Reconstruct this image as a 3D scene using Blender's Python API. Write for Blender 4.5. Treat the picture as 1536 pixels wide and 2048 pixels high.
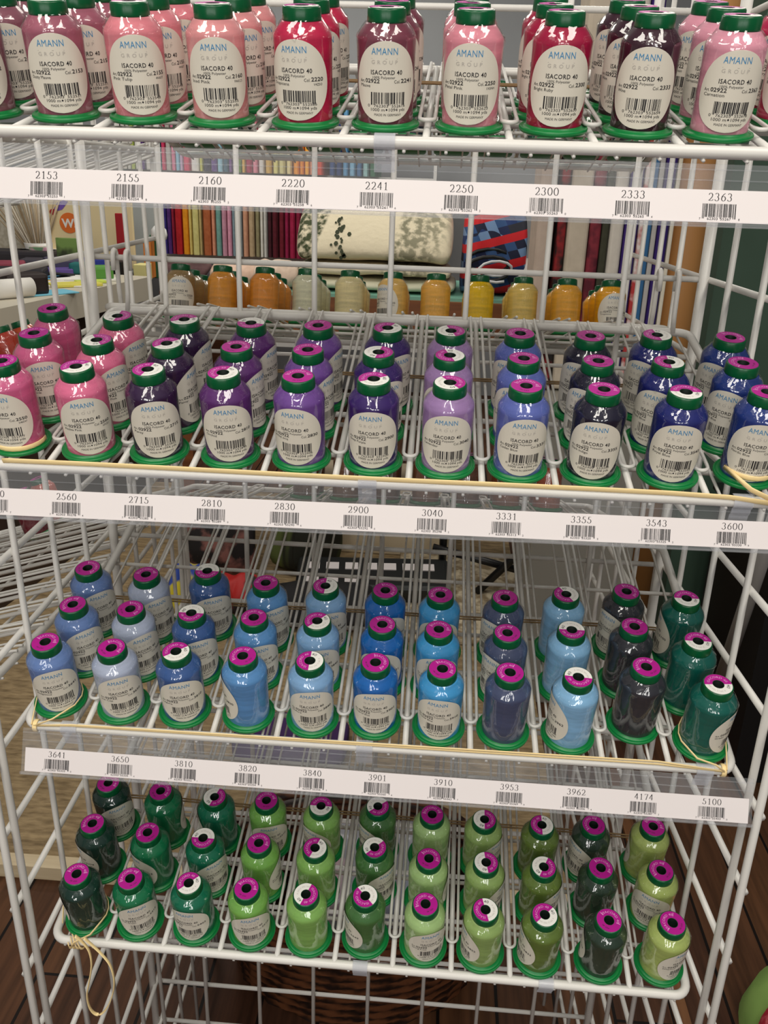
import bpy, bmesh, math, random
from mathutils import Vector, Matrix, Euler
PI = math.pi
random.seed(7)
for o in list(bpy.data.objects):
    bpy.data.objects.remove(o)
SC = bpy.context.scene
COL = SC.collection

# ------------------------------------------------------------------ camera, world, lamps, exposure
CAMPOS = Vector((0.0514, -0.7232, 0.2311))
RC = Matrix(((0.9972, 0.0525, -0.053), (0.0682, -0.3546, 0.9325), (0.0301, -0.9336, -0.3572)))   # columns: right, down, forward
FPX = 1743.07
cam_data = bpy.data.cameras.new('camera')
cam_data.sensor_fit = 'VERTICAL'
cam_data.sensor_height = 32.0
cam_data.lens = 32.0 * FPX / 2048.0
cam_data.clip_start = 0.02
cam_data.clip_end = 60
cam = bpy.data.objects.new('camera', cam_data)
COL.objects.link(cam)
r_, d_, f_ = RC.col[0].normalized(), RC.col[1].normalized(), RC.col[2].normalized()
cam.matrix_world = Matrix(((r_.x, -d_.x, -f_.x, CAMPOS.x), (r_.y, -d_.y, -f_.y, CAMPOS.y), (r_.z, -d_.z, -f_.z, CAMPOS.z), (0, 0, 0, 1)))
SC.camera = cam

world = bpy.data.worlds.new('room_light')
SC.world = world
world.use_nodes = True
world.node_tree.nodes['Background'].inputs[0].default_value = (0.93, 0.96, 1.0, 1)
world.node_tree.nodes['Background'].inputs[1].default_value = 0.10

def area(name, loc, target, sx, sy, power, colr=(1, 0.95, 0.86)):
    l = bpy.data.lights.new(name, 'AREA')
    l.shape = 'RECTANGLE'; l.size = sx; l.size_y = sy; l.energy = power; l.color = colr
    o = bpy.data.objects.new(name, l)
    COL.objects.link(o)
    o.location = loc
    o.rotation_euler = (Vector(target) - Vector(loc)).to_track_quat('-Z', 'Y').to_euler()
    return o
# rows of fluorescent troffers under the shop ceiling
area('ceiling_lamp', (-1.05, -0.75, 1.75), (-1.05, -0.75, 0), 0.45, 1.1, 17)
area('ceiling_lamp', (0.95, -0.85, 1.75), (0.95, -0.85, 0), 0.45, 1.1, 17)
area('ceiling_lamp', (-0.1, -1.35, 1.75), (-0.1, -1.0, 0), 0.45, 0.9, 20)
area('ceiling_lamp', (-0.9, -2.4, 1.75), (-0.6, -1.2, 0), 0.45, 1.1, 17)
area('ceiling_lamp', (0.8, -2.5, 1.75), (0.6, -1.2, 0), 0.45, 1.1, 17)
area('ceiling_lamp', (0.1, 1.45, 1.75), (0.1, 1.45, 0), 1.1, 0.4, 10)
area('ceiling_lamp', (-1.1, 2.2, 1.75), (-1.1, 2.2, 0), 0.4, 1.1, 18)
area('ceiling_lamp', (0.9, 2.6, 1.75), (0.9, 2.6, 0), 0.4, 1.1, 14)
area('ceiling_lamp', (-0.8, 4.0, 1.75), (-0.8, 4.4, 0), 1.3, 0.4, 34)

# unseen area lights added behind the viewer for highlights on the cone shoulders
for wx, wz, ww in ((-1.25, 0.25, 0.42), (-0.45, 0.3, 0.34), (0.35, 0.3, 0.34), (1.15, 0.25, 0.42)):
    area('highlight_panel', (wx, -3.3, wz), (wx * 0.4, 0, -0.2), ww, 0.9, 9, (1, 0.98, 0.95))

SC.view_settings.view_transform = 'Standard'
SC.view_settings.look = 'None'
SC.view_settings.gamma = 1
SC.view_settings.use_curve_mapping = False
SC.view_settings.exposure = -0.34

# ------------------------------------------------------------------ helpers
def pixel_ray(px, py):
    return RC @ Vector(((px - 768) / FPX, (py - 1024) / FPX, 1.0))
def at_y(px, py, Y):                     # world point where a sight line meets the depth Y
    d = pixel_ray(px, py)
    return CAMPOS + d * ((Y - CAMPOS.y) / d.y)
def at_z(px, py, Z):                     # world point where a sight line meets the height Z
    d = pixel_ray(px, py)
    return CAMPOS + d * ((Z - CAMPOS.z) / d.z)

def lin(c):
    c = c / 255.0
    return c / 12.92 if c <= 0.04045 else ((c + 0.055) / 1.055) ** 2.4
def rgb(r, g, b):
    return (lin(r), lin(g), lin(b), 1)

MATS = {}
def mat(name, colr, rough=0.5, spec=0.5, coat=0.0, coat_rough=0.08, metal=0.0, sheen=0.0):
    if name in MATS: return MATS[name]
    m = bpy.data.materials.new(name); m.use_nodes = True
    p = m.node_tree.nodes['Principled BSDF']
    p.inputs['Base Color'].default_value = rgb(*colr)
    p.inputs['Roughness'].default_value = rough
    p.inputs['Specular IOR Level'].default_value = spec
    p.inputs['Coat Weight'].default_value = coat
    p.inputs['Coat Roughness'].default_value = coat_rough
    p.inputs['Metallic'].default_value = metal
    p.inputs['Sheen Weight'].default_value = sheen
    MATS[name] = m
    return m
def nodes(m):
    return m.node_tree.nodes, m.node_tree.links, m.node_tree.nodes['Principled BSDF']
def noisy(name, c1, c2, scale=20, detail=4, rough=0.7, bump=0.0, lo=0.35, hi=0.65, stretch=(1, 1, 1), **kw):
    if name in MATS: return MATS[name]
    m = mat(name, c1, rough, **kw)
    n, l, p = nodes(m)
    tc = n.new('ShaderNodeTexCoord'); mp = n.new('ShaderNodeMapping'); mp.inputs['Scale'].default_value = stretch
    nz = n.new('ShaderNodeTexNoise'); nz.inputs['Scale'].default_value = scale; nz.inputs['Detail'].default_value = detail
    cr = n.new('ShaderNodeValToRGB')
    cr.color_ramp.elements[0].position = lo; cr.color_ramp.elements[0].color = rgb(*c1)
    cr.color_ramp.elements[1].position = hi; cr.color_ramp.elements[1].color = rgb(*c2)
    l.new(tc.outputs['Object'], mp.inputs[0]); l.new(mp.outputs[0], nz.inputs['Vector']); l.new(nz.outputs['Fac'], cr.inputs[0]); l.new(cr.outputs[0], p.inputs['Base Color'])
    if bump:
        b = n.new('ShaderNodeBump'); b.inputs['Strength'].default_value = bump; b.inputs['Distance'].default_value = 0.01
        l.new(nz.outputs['Fac'], b.inputs['Height']); l.new(b.outputs[0], p.inputs['Normal'])
    return m

def thread_mat(name, colr):
    if name in MATS: return MATS[name]
    m = mat(name, colr, rough=0.5, spec=0.3, coat=0.25, coat_rough=0.08)
    n, l, p = nodes(m)
    p.inputs['Coat IOR'].default_value = 1.6
    tc = n.new('ShaderNodeTexCoord')
    wv = n.new('ShaderNodeTexWave'); wv.bands_direction = 'Z'; wv.inputs['Scale'].default_value = 1000; wv.inputs['Distortion'].default_value = 2.5; wv.inputs['Detail Scale'].default_value = 0.02
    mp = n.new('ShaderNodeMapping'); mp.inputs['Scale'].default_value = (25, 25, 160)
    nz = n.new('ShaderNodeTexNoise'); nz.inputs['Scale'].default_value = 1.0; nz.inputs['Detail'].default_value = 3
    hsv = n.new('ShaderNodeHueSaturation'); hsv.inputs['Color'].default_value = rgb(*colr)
    mr = n.new('ShaderNodeMapRange'); mr.inputs[1].default_value = 0.3; mr.inputs[2].default_value = 0.7; mr.inputs[3].default_value = 0.76; mr.inputs[4].default_value = 1.12  # winding tone, plus dark film reflections painted into the colour as streaks
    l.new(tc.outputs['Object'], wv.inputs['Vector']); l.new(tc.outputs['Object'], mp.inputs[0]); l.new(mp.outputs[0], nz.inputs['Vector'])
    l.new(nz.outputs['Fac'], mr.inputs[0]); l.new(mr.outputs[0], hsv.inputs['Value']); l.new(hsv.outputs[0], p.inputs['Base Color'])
    b = n.new('ShaderNodeBump'); b.inputs['Strength'].default_value = 0.25; b.inputs['Distance'].default_value = 0.0002
    l.new(wv.outputs['Fac'], b.inputs['Height']); l.new(b.outputs[0], p.inputs['Normal'])
    # shrink film round the cone: crinkled coat
    n2 = n.new('ShaderNodeTexNoise'); n2.inputs['Scale'].default_value = 125; n2.inputs['Detail'].default_value = 2.5
    b2 = n.new('ShaderNodeBump'); b2.inputs['Strength'].default_value = 0.5; b2.inputs['Distance'].default_value = 0.0020
    l.new(tc.outputs['Object'], n2.inputs['Vector']); l.new(n2.outputs['Fac'], b2.inputs['Height']); l.new(b2.outputs[0], p.inputs['Coat Normal'])
    return m
def clear_mat(name, tint=(235, 238, 240), a=0.82, rough=0.06):
    if name in MATS: return MATS[name]
    m = bpy.data.materials.new(name); m.use_nodes = True
    n, l = m.node_tree.nodes, m.node_tree.links
    n.remove(n['Principled BSDF'])
    out = n['Material Output']
    t = n.new('ShaderNodeBsdfTransparent'); t.inputs[0].default_value = (0.97, 0.97, 0.98, 1)
    d = n.new('ShaderNodeBsdfPrincipled'); d.inputs['Base Color'].default_value = rgb(*tint); d.inputs['Roughness'].default_value = rough
    lw = n.new('ShaderNodeLayerWeight'); lw.inputs[0].default_value = 0.35
    mr = n.new('ShaderNodeMapRange'); mr.inputs[3].default_value = 1 - a; mr.inputs[4].default_value = 0.4
    mx = n.new('ShaderNodeMixShader')
    l.new(lw.outputs['Facing'], mr.inputs[0]); l.new(mr.outputs[0], mx.inputs[0]); l.new(t.outputs[0], mx.inputs[1]); l.new(d.outputs[0], mx.inputs[2]); l.new(mx.outputs[0], out.inputs[0])
    MATS[name] = m
    return m

class MB:
    """collects shapes for ONE mesh"""
    def __init__(self): self.v = []; self.f = []; self.m = []; self.s = []
    def add(self, vs, fs, mi=0, smooth=False):
        b = len(self.v); self.v += [tuple(q) for q in vs]
        for f in fs:
            self.f.append(tuple(b + i for i in f)); self.m.append(mi); self.s.append(smooth)
        return self
    def box(self, lo, hi, mi=0, M=None):
        x0, y0, z0 = lo; x1, y1, z1 = hi
        vs = [Vector(q) for q in ((x0, y0, z0), (x1, y0, z0), (x1, y1, z0), (x0, y1, z0), (x0, y0, z1), (x1, y0, z1), (x1, y1, z1), (x0, y1, z1))]
        if M: vs = [M @ q for q in vs]
        return self.add(vs, ((0, 3, 2, 1), (4, 5, 6, 7), (0, 1, 5, 4), (1, 2, 6, 5), (2, 3, 7, 6), (3, 0, 4, 7)), mi)
    def tube(self, path, r, mi=0, seg=8, closed=False, flat=None, up=None):
        P = [Vector(q) for q in path]; n = len(P); rings = []
        ref = Vector(up) if up else None
        prevn = None
        for i in range(n):
            if closed: t = (P[(i + 1) % n] - P[i - 1]).normalized()
            else: t = (P[min(i + 1, n - 1)] - P[max(i - 1, 0)]).normalized()
            if ref is not None:
                u = ref - t * ref.dot(t)
            elif prevn is None:
                a = Vector((0, 0, 1)) if abs(t.z) < 0.9 else Vector((1, 0, 0))
                u = a - t * a.dot(t)
            else:
                u = prevn - t * prevn.dot(t)
            u.normalize(); prevn = u
            w = t.cross(u)
            ra, rb = (r, r) if flat is None else flat
            rings.append([P[i] + u * ra * math.cos(2 * PI * k / seg) + w * rb * math.sin(2 * PI * k / seg) for k in range(seg)])
        vs = [q for rr in rings for q in rr]; fs = []
        m = n if closed else n - 1
        for i in range(m):
            j = (i + 1) % n
            for k in range(seg):
                fs.append((i * seg + k, i * seg + (k + 1) % seg, j * seg + (k + 1) % seg, j * seg + k))
        if not closed:
            fs.append(tuple(range(seg - 1, -1, -1))); fs.append(tuple((n - 1) * seg + k for k in range(seg)))
        return self.add(vs, fs, mi, True)
    def lathe(self, prof, seg=40, mi=0, M=None, smooth=True):
        vs = []; fs = []
        for r, z in prof:
            for k in range(seg):
                q = Vector((r * math.cos(2 * PI * k / seg), r * math.sin(2 * PI * k / seg), z))
                vs.append(M @ q if M else q)
        for i in range(len(prof) - 1):
            for k in range(seg):
                fs.append((i * seg + k, i * seg + (k + 1) % seg, (i + 1) * seg + (k + 1) % seg, (i + 1) * seg + k))
        return self.add(vs, fs, mi, smooth)
    def poly(self, pts, mi=0):
        return self.add(pts, [tuple(range(len(pts)))], mi)
    def mesh(self, name, mats):
        me = bpy.data.meshes.new(name)
        me.from_pydata(self.v, [], self.f)
        for m in (mats if isinstance(mats, (list, tuple)) else [mats]): me.materials.append(m)
        me.polygons.foreach_set('material_index', self.m)
        me.polygons.foreach_set('use_smooth', self.s)
        me.validate(); me.update()
        return me
    def build(self, name, mats, parent=None, **kw):
        return link(name, self.mesh(name, mats), parent, **kw)
def link(name, me, parent=None, loc=(0, 0, 0), rot=(0, 0, 0)):
    o = bpy.data.objects.new(name, me); COL.objects.link(o)
    if parent: o.parent = parent
    o.location = loc; o.rotation_euler = rot
    return o
def tag(o, label=None, cat=None, group=None, kind=None):
    if label: o['label'] = label
    if cat: o['category'] = cat
    if group: o['group'] = group
    if kind: o['kind'] = kind
    return o
def empty(name, loc, rot=(0, 0, 0), label=None, cat=None, group=None):
    o = bpy.data.objects.new(name, None); COL.objects.link(o)
    o.empty_display_size = 0.02
    o.location = loc; o.rotation_euler = rot
    return tag(o, label, cat, group)
def structure(o):
    o['kind'] = 'structure'; return o
def bevel(o, w, seg=2):
    b = o.modifiers.new('bevel', 'BEVEL'); b.width = w; b.segments = seg; b.limit_method = 'ANGLE'
    return o
def subsurf(o, lv=2):
    s = o.modifiers.new('subdivision', 'SUBSURF'); s.levels = lv; s.render_levels = lv
    return o
def arc_pts(cx, cy, rx, ry, a0, a1, n=10):
    return [(cx + rx * math.cos(math.radians(a0 + (a1 - a0) * i / n)), cy + ry * math.sin(math.radians(a0 + (a1 - a0) * i / n))) for i in range(n + 1)]

# ------------------------------------------------------------------ lettering
TXT = {}
def text_mesh(s, bold=0.0, spacing=1.0):
    key = (s, bold, spacing)
    if key in TXT: return TXT[key]
    cu = bpy.data.curves.new('lettering', 'FONT'); cu.body = s; cu.size = 1.0; cu.resolution_u = 2; cu.offset = bold; cu.space_character = spacing
    ob = bpy.data.objects.new('lettering', cu); COL.objects.link(ob)
    dg = bpy.context.evaluated_depsgraph_get(); dg.update()
    me = bpy.data.meshes.new_from_object(ob.evaluated_get(dg))
    vs = [(v.co.x, v.co.y) for v in me.vertices]; fs = [tuple(p.vertices) for p in me.polygons]
    bpy.data.objects.remove(ob); bpy.data.curves.remove(cu); bpy.data.meshes.remove(me)
    x0 = min(v[0] for v in vs); x1 = max(v[0] for v in vs)
    vs = [((x - x0), y) for x, y in vs]
    TXT[key] = (vs, fs, x1 - x0)
    return TXT[key]
CAPH = 0.73
def put_text(mb, s, x, y, h, width=None, align='l', mi=0, bold=0.0, spacing=1.0, fn=None):
    """cap height h, baseline y, optional total width, mapped by fn(x, y)"""
    vs, fs, w = text_mesh(s, bold, spacing)
    sy = h / CAPH
    sx = width / w if width else sy
    ww = w * sx
    ox = x - (ww if align == 'r' else ww / 2 if align == 'c' else 0)
    mb.add([fn(ox + a * sx, y + b * sy) for a, b in vs], fs, mi)
def put_bars(mb, seed, x0, x1, y0, y1, mi, fn, n=30):
    rnd = random.Random(seed)
    ws = [rnd.choice((1, 1, 2, 3)) for _ in range(2 * n)]
    u = (x1 - x0) / sum(ws); x = x0
    for i, w in enumerate(ws):
        if i % 2 == 0:
            a, b = x, x + w * u
            guard = 0.0012 * (y1 - y0) / 0.01 if i in (0, 2, n, n + 2 - n % 2, 2 * n - 4, 2 * n - 2) else 0
            mb.add([fn(a, y0 - guard), fn(b, y0 - guard), fn(b, y1), fn(a, y1)], [(0, 1, 2, 3)], mi)
        x += w * u
def serif_digit(mb, ch, ox, oy, w, h, mi, fn):
    """old-style book digit from broad-nib strokes"""
    S = {'0': [arc_pts(.5, .5, .40, .48, 90, 450, 24)],
         '1': [[(.5, .02), (.5, .5), (.5, .97)], [(.5, .95), (.38, .86), (.22, .82)], [(.24, .02), (.78, .02)]],
         '2': [arc_pts(.46, .70, .34, .27, 165, 0, 9) + [(.74, .52), (.42, .24), (.12, .04)], [(.1, .05), (.84, .05), (.9, .2)]],
         '3': [arc_pts(.45, .74, .31, .23, 155, -70, 10), arc_pts(.42, .27, .38, .26, 80, -160, 12)],
         '4': [[(.66, .02), (.66, .5), (.66, .97)], [(.64, .97), (.08, .30)], [(.06, .30), (.92, .30)]],
         '5': [[(.82, .95), (.34, .95)], [(.34, .95), (.25, .58)], [(.25, .58)] + arc_pts(.42, .31, .40, .29, 85, -165, 12)],
         '6': [[(.82, .96), (.55, .86), (.25, .60), (.14, .34)], arc_pts(.5, .31, .36, .29, 180, 540, 20)],
         '7': [[(.12, .80), (.2, .95), (.88, .95)], [(.86, .95), (.62, .5), (.42, .02)]],
         '8': [arc_pts(.5, .75, .29, .22, 90, 450, 18), arc_pts(.5, .27, .37, .26, 90, 450, 20)],
         '9': [[(.18, .04), (.45, .14), (.75, .40), (.86, .66)], arc_pts(.5, .69, .36, .29, 0, 360, 20)]}[ch]
    for st in S:
        n = len(st); L = []; R = []
        for i in range(n):
            a = st[max(i - 1, 0)]; b = st[min(i + 1, n - 1)]
            tx, ty = (b[0] - a[0]) * w, (b[1] - a[1]) * h
            q = math.hypot(tx, ty) or 1; tx /= q; ty /= q
            wd = (0.022 + 0.060 * abs(ty) ** 1.5) * w
            x, y = ox + st[i][0] * w, oy + st[i][1] * h
            L.append(fn(x - ty * wd, y + tx * wd)); R.append(fn(x + ty * wd, y - tx * wd))
        mb.add(L + R, [(i, i + 1, n + i + 1, n + i) for i in range(n - 1)], mi)
def upc_check(s11):
    d = [int(c) for c in s11]
    return str((10 - (3 * sum(d[0::2]) + sum(d[1::2])) % 10) % 10)

# ------------------------------------------------------------------ shared materials
WHITE = mat('white_coated_wire', (226, 223, 217), rough=0.32, spec=0.5)
GREEN = mat('green_plastic', (6, 122, 58), rough=0.35, spec=0.5)
DKGREEN = mat('dark_green_cap_plastic', (4, 84, 46), rough=0.28, spec=0.5)
HOLE = mat('dark_bore', (6, 22, 14), rough=0.6)
PAPER = mat('label_paper', (228, 221, 206), rough=0.45, coat=0.25, coat_rough=0.1)
STRIPPAPER = mat('white_card', (232, 224, 223), rough=0.5)
INK = mat('black_ink', (28, 26, 30), rough=0.6)
INKBLUE = mat('blue_ink', (60, 140, 190), rough=0.6)
INKGREY = mat('grey_ink', (186, 180, 172), rough=0.6)
MAGENTA = mat('magenta_sticker', (176, 16, 138), rough=0.5, spec=0.3)
STWHITE = mat('white_sticker', (236, 234, 228), rough=0.5, spec=0.3)
STPINK = mat('pale_pink_ink', (232, 160, 214), rough=0.5)
CLEAR = clear_mat('clear_plastic', a=0.96)
CLIPM = clear_mat('clear_clip_plastic', (225, 228, 236), 0.72)
RUBBER = mat('tan_rubber', (252, 224, 164), rough=0.5)
ELASTIC = mat('brown_elastic', (150, 122, 82), rough=0.7)

# ------------------------------------------------------------------ rack dimensions
PITCH = 0.0625
TILT = 0.2416
CT, ST = math.cos(TILT), math.sin(TILT)
HS = 0.0798
GRID = 0.0902
ZG = [0.1332 - m * GRID for m in range(-4, 16)]
SHELVES = {1: (0.0021, 0.0015, 0.2672, 0.0), 2: (0.0, 0.0, 0.0, 0.003), 3: (0.0077, 0.0018, -0.269, 0.0024), 4: (0.0055, -0.0029, -0.5465, -0.0123)}
FLOOR_Z = -1.35

# ------------------------------------------------------------------ setting
def wood_floor_mat():
    m = mat('dark_plank_floor', (84, 56, 38), rough=0.6, spec=0.25)
    n, l, p = nodes(m)
    tc = n.new('ShaderNodeTexCoord'); mp = n.new('ShaderNodeMapping'); mp.inputs['Rotation'].default_value = (0, 0, PI / 2)
    br = n.new('ShaderNodeTexBrick'); br.inputs['Scale'].default_value = 1.0
    br.inputs['Brick Width'].default_value = 1.6; br.inputs['Row Height'].default_value = 0.12; br.inputs['Mortar Size'].default_value = 0.0035
    br.inputs['Color1'].default_value = rgb(104, 70, 46); br.inputs['Color2'].default_value = rgb(78, 50, 36); br.inputs['Mortar'].default_value = rgb(22, 14, 10)
    br.offset = 0.37
    mp2 = n.new('ShaderNodeMapping'); mp2.inputs['Scale'].default_value = (40, 2.5, 1)
    nz = n.new('ShaderNodeTexNoise'); nz.inputs['Scale'].default_value = 1.6; nz.inputs['Detail'].default_value = 6
    mx = n.new('ShaderNodeMixRGB'); mx.blend_type = 'MULTIPLY'; mx.inputs[0].default_value = 0.75
    cr = n.new('ShaderNodeValToRGB'); cr.color_ramp.elements[0].color = (0.35, 0.33, 0.3, 1); cr.color_ramp.elements[1].color = (1.25, 1.2, 1.15, 1)
    cr.color_ramp.elements[0].position = 0.3; cr.color_ramp.elements[1].position = 0.7
    l.new(tc.outputs['Object'], mp.inputs[0]); l.new(mp.outputs[0], br.inputs['Vector']); l.new(tc.outputs['Object'], mp2.inputs[0]); l.new(mp2.outputs[0], nz.inputs['Vector'])
    l.new(nz.outputs['Fac'], cr.inputs[0]); l.new(br.outputs['Color'], mx.inputs[1]); l.new(cr.outputs[0], mx.inputs[2]); l.new(mx.outputs[0], p.inputs['Base Color'])
    b = n.new('ShaderNodeBump'); b.inputs['Strength'].default_value = 0.3; b.inputs['Distance'].default_value = 0.004
    l.new(br.outputs['Fac'], b.inputs['Height']); b.invert = True; l.new(b.outputs[0], p.inputs['Normal'])
    return m
structure(MB().box((-4.2, -2.8, FLOOR_Z - 0.06), (4.2, 6.2, FLOOR_Z)).build('floor', wood_floor_mat()))
structure(MB().box((-4.2, 6.1, FLOOR_Z), (4.2, 6.2, 2.2)).build('wall_back', noisy('pale_grey_wall', (188, 190, 192), (194, 196, 198), 3)))
structure(MB().box((-4.3, -2.8, FLOOR_Z), (-4.2, 6.2, 2.2)).build('wall_left', MATS['pale_grey_wall']))
#EXTRA_SETTING

# ------------------------------------------------------------------ the wire rack
def tz(v):   # the side panels lean a little with depth
    return v
rack = empty('display_rack', (0, 0.33, FLOOR_Z), label='tall white wire grid rack carrying sloped shelves of thread cones', cat='rack')
def rack_part(mb, name, parent=rack):
    o = mb.build(name, WHITE, parent)
    if parent is rack: o.location = (0, -0.33, -FLOOR_Z)
    return o
PY = 0.335
def side_ys(sgn):
    a = -0.026 if sgn < 0 else -0.020
    return [a - 0.025, a] + [a + GRID * k for k in range(1, 8)] + [a + GRID * 7.72, a + GRID * 8]
def side_x(sgn, y, z=-0.45):              # the left panel is a little twisted: its top leans out
    return (-0.3655 - 0.034 * (y + 0.02) - 0.02 * (z + 0.45)) if sgn < 0 else (0.3755 - 0.05 * (y + 0.02))
Z_TOP = ZG[0]; Z_BOT = FLOOR_Z + 0.005
for sgn in (-1, 1):
    mb = MB()
    for z in ZG:
        mb.tube([(side_x(sgn, y, z), y, z) for y in (side_ys(sgn)[0] + 0.006, side_ys(sgn)[-1] + 0.006)], 0.0036)
    sp = rack_part(mb, 'side_panel')
    for i, y in enumerate(side_ys(sgn)):
        rr = 0.0041 if i in (0, 1, 9, 10) else 0.0035
        MB().tube([(side_x(sgn, y, z) - sgn * 0.007, y, z) for z in (Z_BOT, Z_TOP + 0.01)], rr).build('upright_wire', WHITE, sp)
mb = MB()
px0 = -0.0097
for z in ZG:
    mb.tube([(px0 - 0.36, PY + 0.004, z), (px0 + 0.36, PY, z)], 0.0034)
for k in range(1, 8):
    x = px0 + (k - 4) * GRID
    mb.tube([(x, PY - 0.004, Z_BOT), (x, PY - 0.004, Z_TOP + 0.01)], 0.0033)
cp = rack_part(mb, 'center_panel')
for sx in (-1, 1):
    MB().tube([(px0 + sx * 0.3608, PY - 0.004, Z_BOT), (px0 + sx * 0.3608, PY - 0.004, Z_TOP + 0.012)], 0.0058, seg=12).build('post', WHITE, cp)

# ------------------------------------------------------------------ wire shelves
SH = {}
def shelf_meshes():
    X = 5.46 * PITCH; a, b = -0.026, 0.329; r = 0.014
    pts = []
    for cx, cy, a0 in ((X - r, b - r, 0), (-X + r, b - r, 90), (-X + r, a + r, 180), (X - r, a + r, 270)):
        pts += [(x, y, -0.005) for x, y in arc_pts(cx, cy, r, r, a0, a0 + 90, 6)]
    SH['frame'] = MB().tube(pts, 0.0048, seg=10, closed=True).mesh('frame', WHITE)
    SH['divider_bar'] = MB().tube([(0, -0.026, -0.003), (0, 0.15, -0.003), (0, 0.329, -0.003)], 0.0029).mesh('divider_bar', WHITE)
    w = 0.0060
    hp = [(-w, 0.334, 0.0015), (-w, 0.330, 0.0022), (-w, 0.26, 0.0050), (-w, 0.14, 0.0062), (-w, 0.012, 0.0060)] + [(x, y, 0.0058) for x, y in arc_pts(0, 0.0095, w, w, 180, 360, 8)] + [(w, 0.012, 0.0060), (w, 0.14, 0.0062), (w, 0.26, 0.0050), (w, 0.330, 0.0022), (w, 0.334, 0.0015)]
    SH['wire_divider'] = MB().tube(hp, 0.0016, seg=8).mesh('wire_divider', WHITE)
    SH['support_wire'] = MB().tube([(0, -0.0295, -0.0104), (0, 0.335, -0.0090)], 0.0014, seg=6).mesh('support_wire', WHITE)
    SH['cross_bar'] = MB().tube([(-X, 0, -0.0122), (X, 0, -0.0122)], 0.0023, seg=8).mesh('cross_bar', WHITE)
    # hook: in shelf axes turned back upright
    hk = []
    base = Vector((0, 0.329 * CT + 0.005 * ST, 0.329 * ST - 0.005 * CT))
    for q in [(0, -0.004, 0), (0, 0.0, 0.02), (0, 0.001, 0.052)] + [(0, y, z) for y, z in arc_pts(0.0075, 0.060, 0.0065, 0.008, 180, 0, 6)] + [(0, 0.014, 0.045)]:
        v = base + Vector(q)
        hk.append((0, v.y * CT + v.z * ST, -v.y * ST + v.z * CT))
    SH['hanger_hook'] = MB().tube(hk, 0.0030, seg=8).mesh('hanger_hook', WHITE)
shelf_meshes()
def wire_shelf(loc, rotz, label, group, back=False, tilt=TILT):
    e = empty('wire_shelf', loc, (tilt, 0, 0), label, 'shelf', group)
    e.rotation_mode = 'XYZ'
    e.rotation_euler = (Matrix.Rotation(rotz, 3, 'Z') @ Matrix.Rotation(tilt, 3, 'X')).to_euler()
    link('frame', SH['frame'], e)
    for b in range(1, 11):
        x = (b - 5.5) * PITCH
        link('divider_bar', SH['divider_bar'], e, (x, 0, 0)); link('wire_divider', SH['wire_divider'], e, (x, 0, 0))
    for c in range(11):
        for q in (-0.25, 0.25):
            link('support_wire', SH['support_wire'], e, ((c - 5 + q) * PITCH, 0, 0))
    for d in (0.029, 0.086, 0.148, 0.24):
        link('cross_bar', SH['cross_bar'], e, (0, d, 0))
    for x in (-0.322, 0.322):
        link('hanger_hook', SH['hanger_hook'], e, (x, 0, 0))
    return e
ORD = {1: 'top', 2: 'second', 3: 'third', 4: 'bottom'}
CONT = {1: 'pink and red', 2: 'pink, purple and navy', 3: 'blue', 4: 'green'}
shelf_obj = {}
for s, (x, y, z, w) in SHELVES.items():
    shelf_obj[s] = wire_shelf((x, y, z), w, 'sloped white wire shelf holding the %s thread cones, %s of the four' % (CONT[s], ORD[s]), 'front wire shelves')
REAR_Y = 0.665
REAR_X = -0.02
for z, lab in ((0.2672, 'white wire shelf on the far side of the rack, behind the pink cones'), (0.0, 'white wire shelf on the far side of the rack under the yellow cones'),
               (-0.269, 'white wire shelf on the far side of the rack under the brown cones')):
    wire_shelf((REAR_X + (0.012 if z > 0.2 else 0), REAR_Y - (0.008 if z > 0.2 else 0), z), PI, lab, 'rear wire shelves')
END_TILT = 0.31
END_Z = (0.163, -0.107, -0.370)
for z, lab in zip(END_Z, ('empty wire shelf on the left end of the rack, highest of three', 'left end wire shelf with the orange cones', 'left end wire shelf above the carpet with the coral cone')):
    wire_shelf((-0.705, 0.325, z), -PI / 2 - 0.03, lab, 'left end wire shelves', tilt=END_TILT)

# ------------------------------------------------------------------ thread cones
SP = {}
def spool_meshes():
    SP['base'] = MB().lathe([(0.0005, 0.0), (0.0245, 0.0), (0.0256, 0.0008), (0.0259, 0.0018), (0.0259, 0.0030), (0.0254, 0.0038), (0.0246, 0.0039), (0.0240, 0.0032), (0.0222, 0.0036), (0.0208, 0.0050), (0.0200, 0.0062), (0.0005, 0.0062)], 48).mesh('spool_base', GREEN)
    SP['cap'] = MB().lathe([(0.0136, 0.0702), (0.0141, 0.0706), (0.0142, 0.0716), (0.0138, 0.0786), (0.0133, 0.0795), (0.0126, 0.0798), (0.0050, 0.0798)], 40).lathe([(0.0050, 0.0798), (0.0048, 0.0793), (0.0047, 0.055), (0.0001, 0.055)], 24, 1).mesh('cap', [DKGREEN, HOLE])
spool_meshes()
TPROF = [(0.0200, 0.0045), (0.0206, 0.0052), (0.0207, 0.0065), (0.0209, 0.03), (0.0213, 0.0560), (0.0213, 0.0596), (0.0211, 0.0612), (0.0203, 0.0630), (0.0180, 0.0662), (0.0155, 0.0692), (0.0144, 0.0703), (0.0120, 0.0707)]
def body_r(z):
    return 0.0207 + 0.0006 * (z - 0.0065) / 0.05
THREADS = {}
def thread_mesh(name, colr):
    if name not in THREADS:
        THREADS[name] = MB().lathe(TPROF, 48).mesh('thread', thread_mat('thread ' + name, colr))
    return THREADS[name]
def on_cyl(off):
    def fn(x, z):
        r = body_r(z) + off
        a = x / 0.0217 - PI / 2
        return (r * math.cos(a), r * math.sin(a), z)
    return fn
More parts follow.
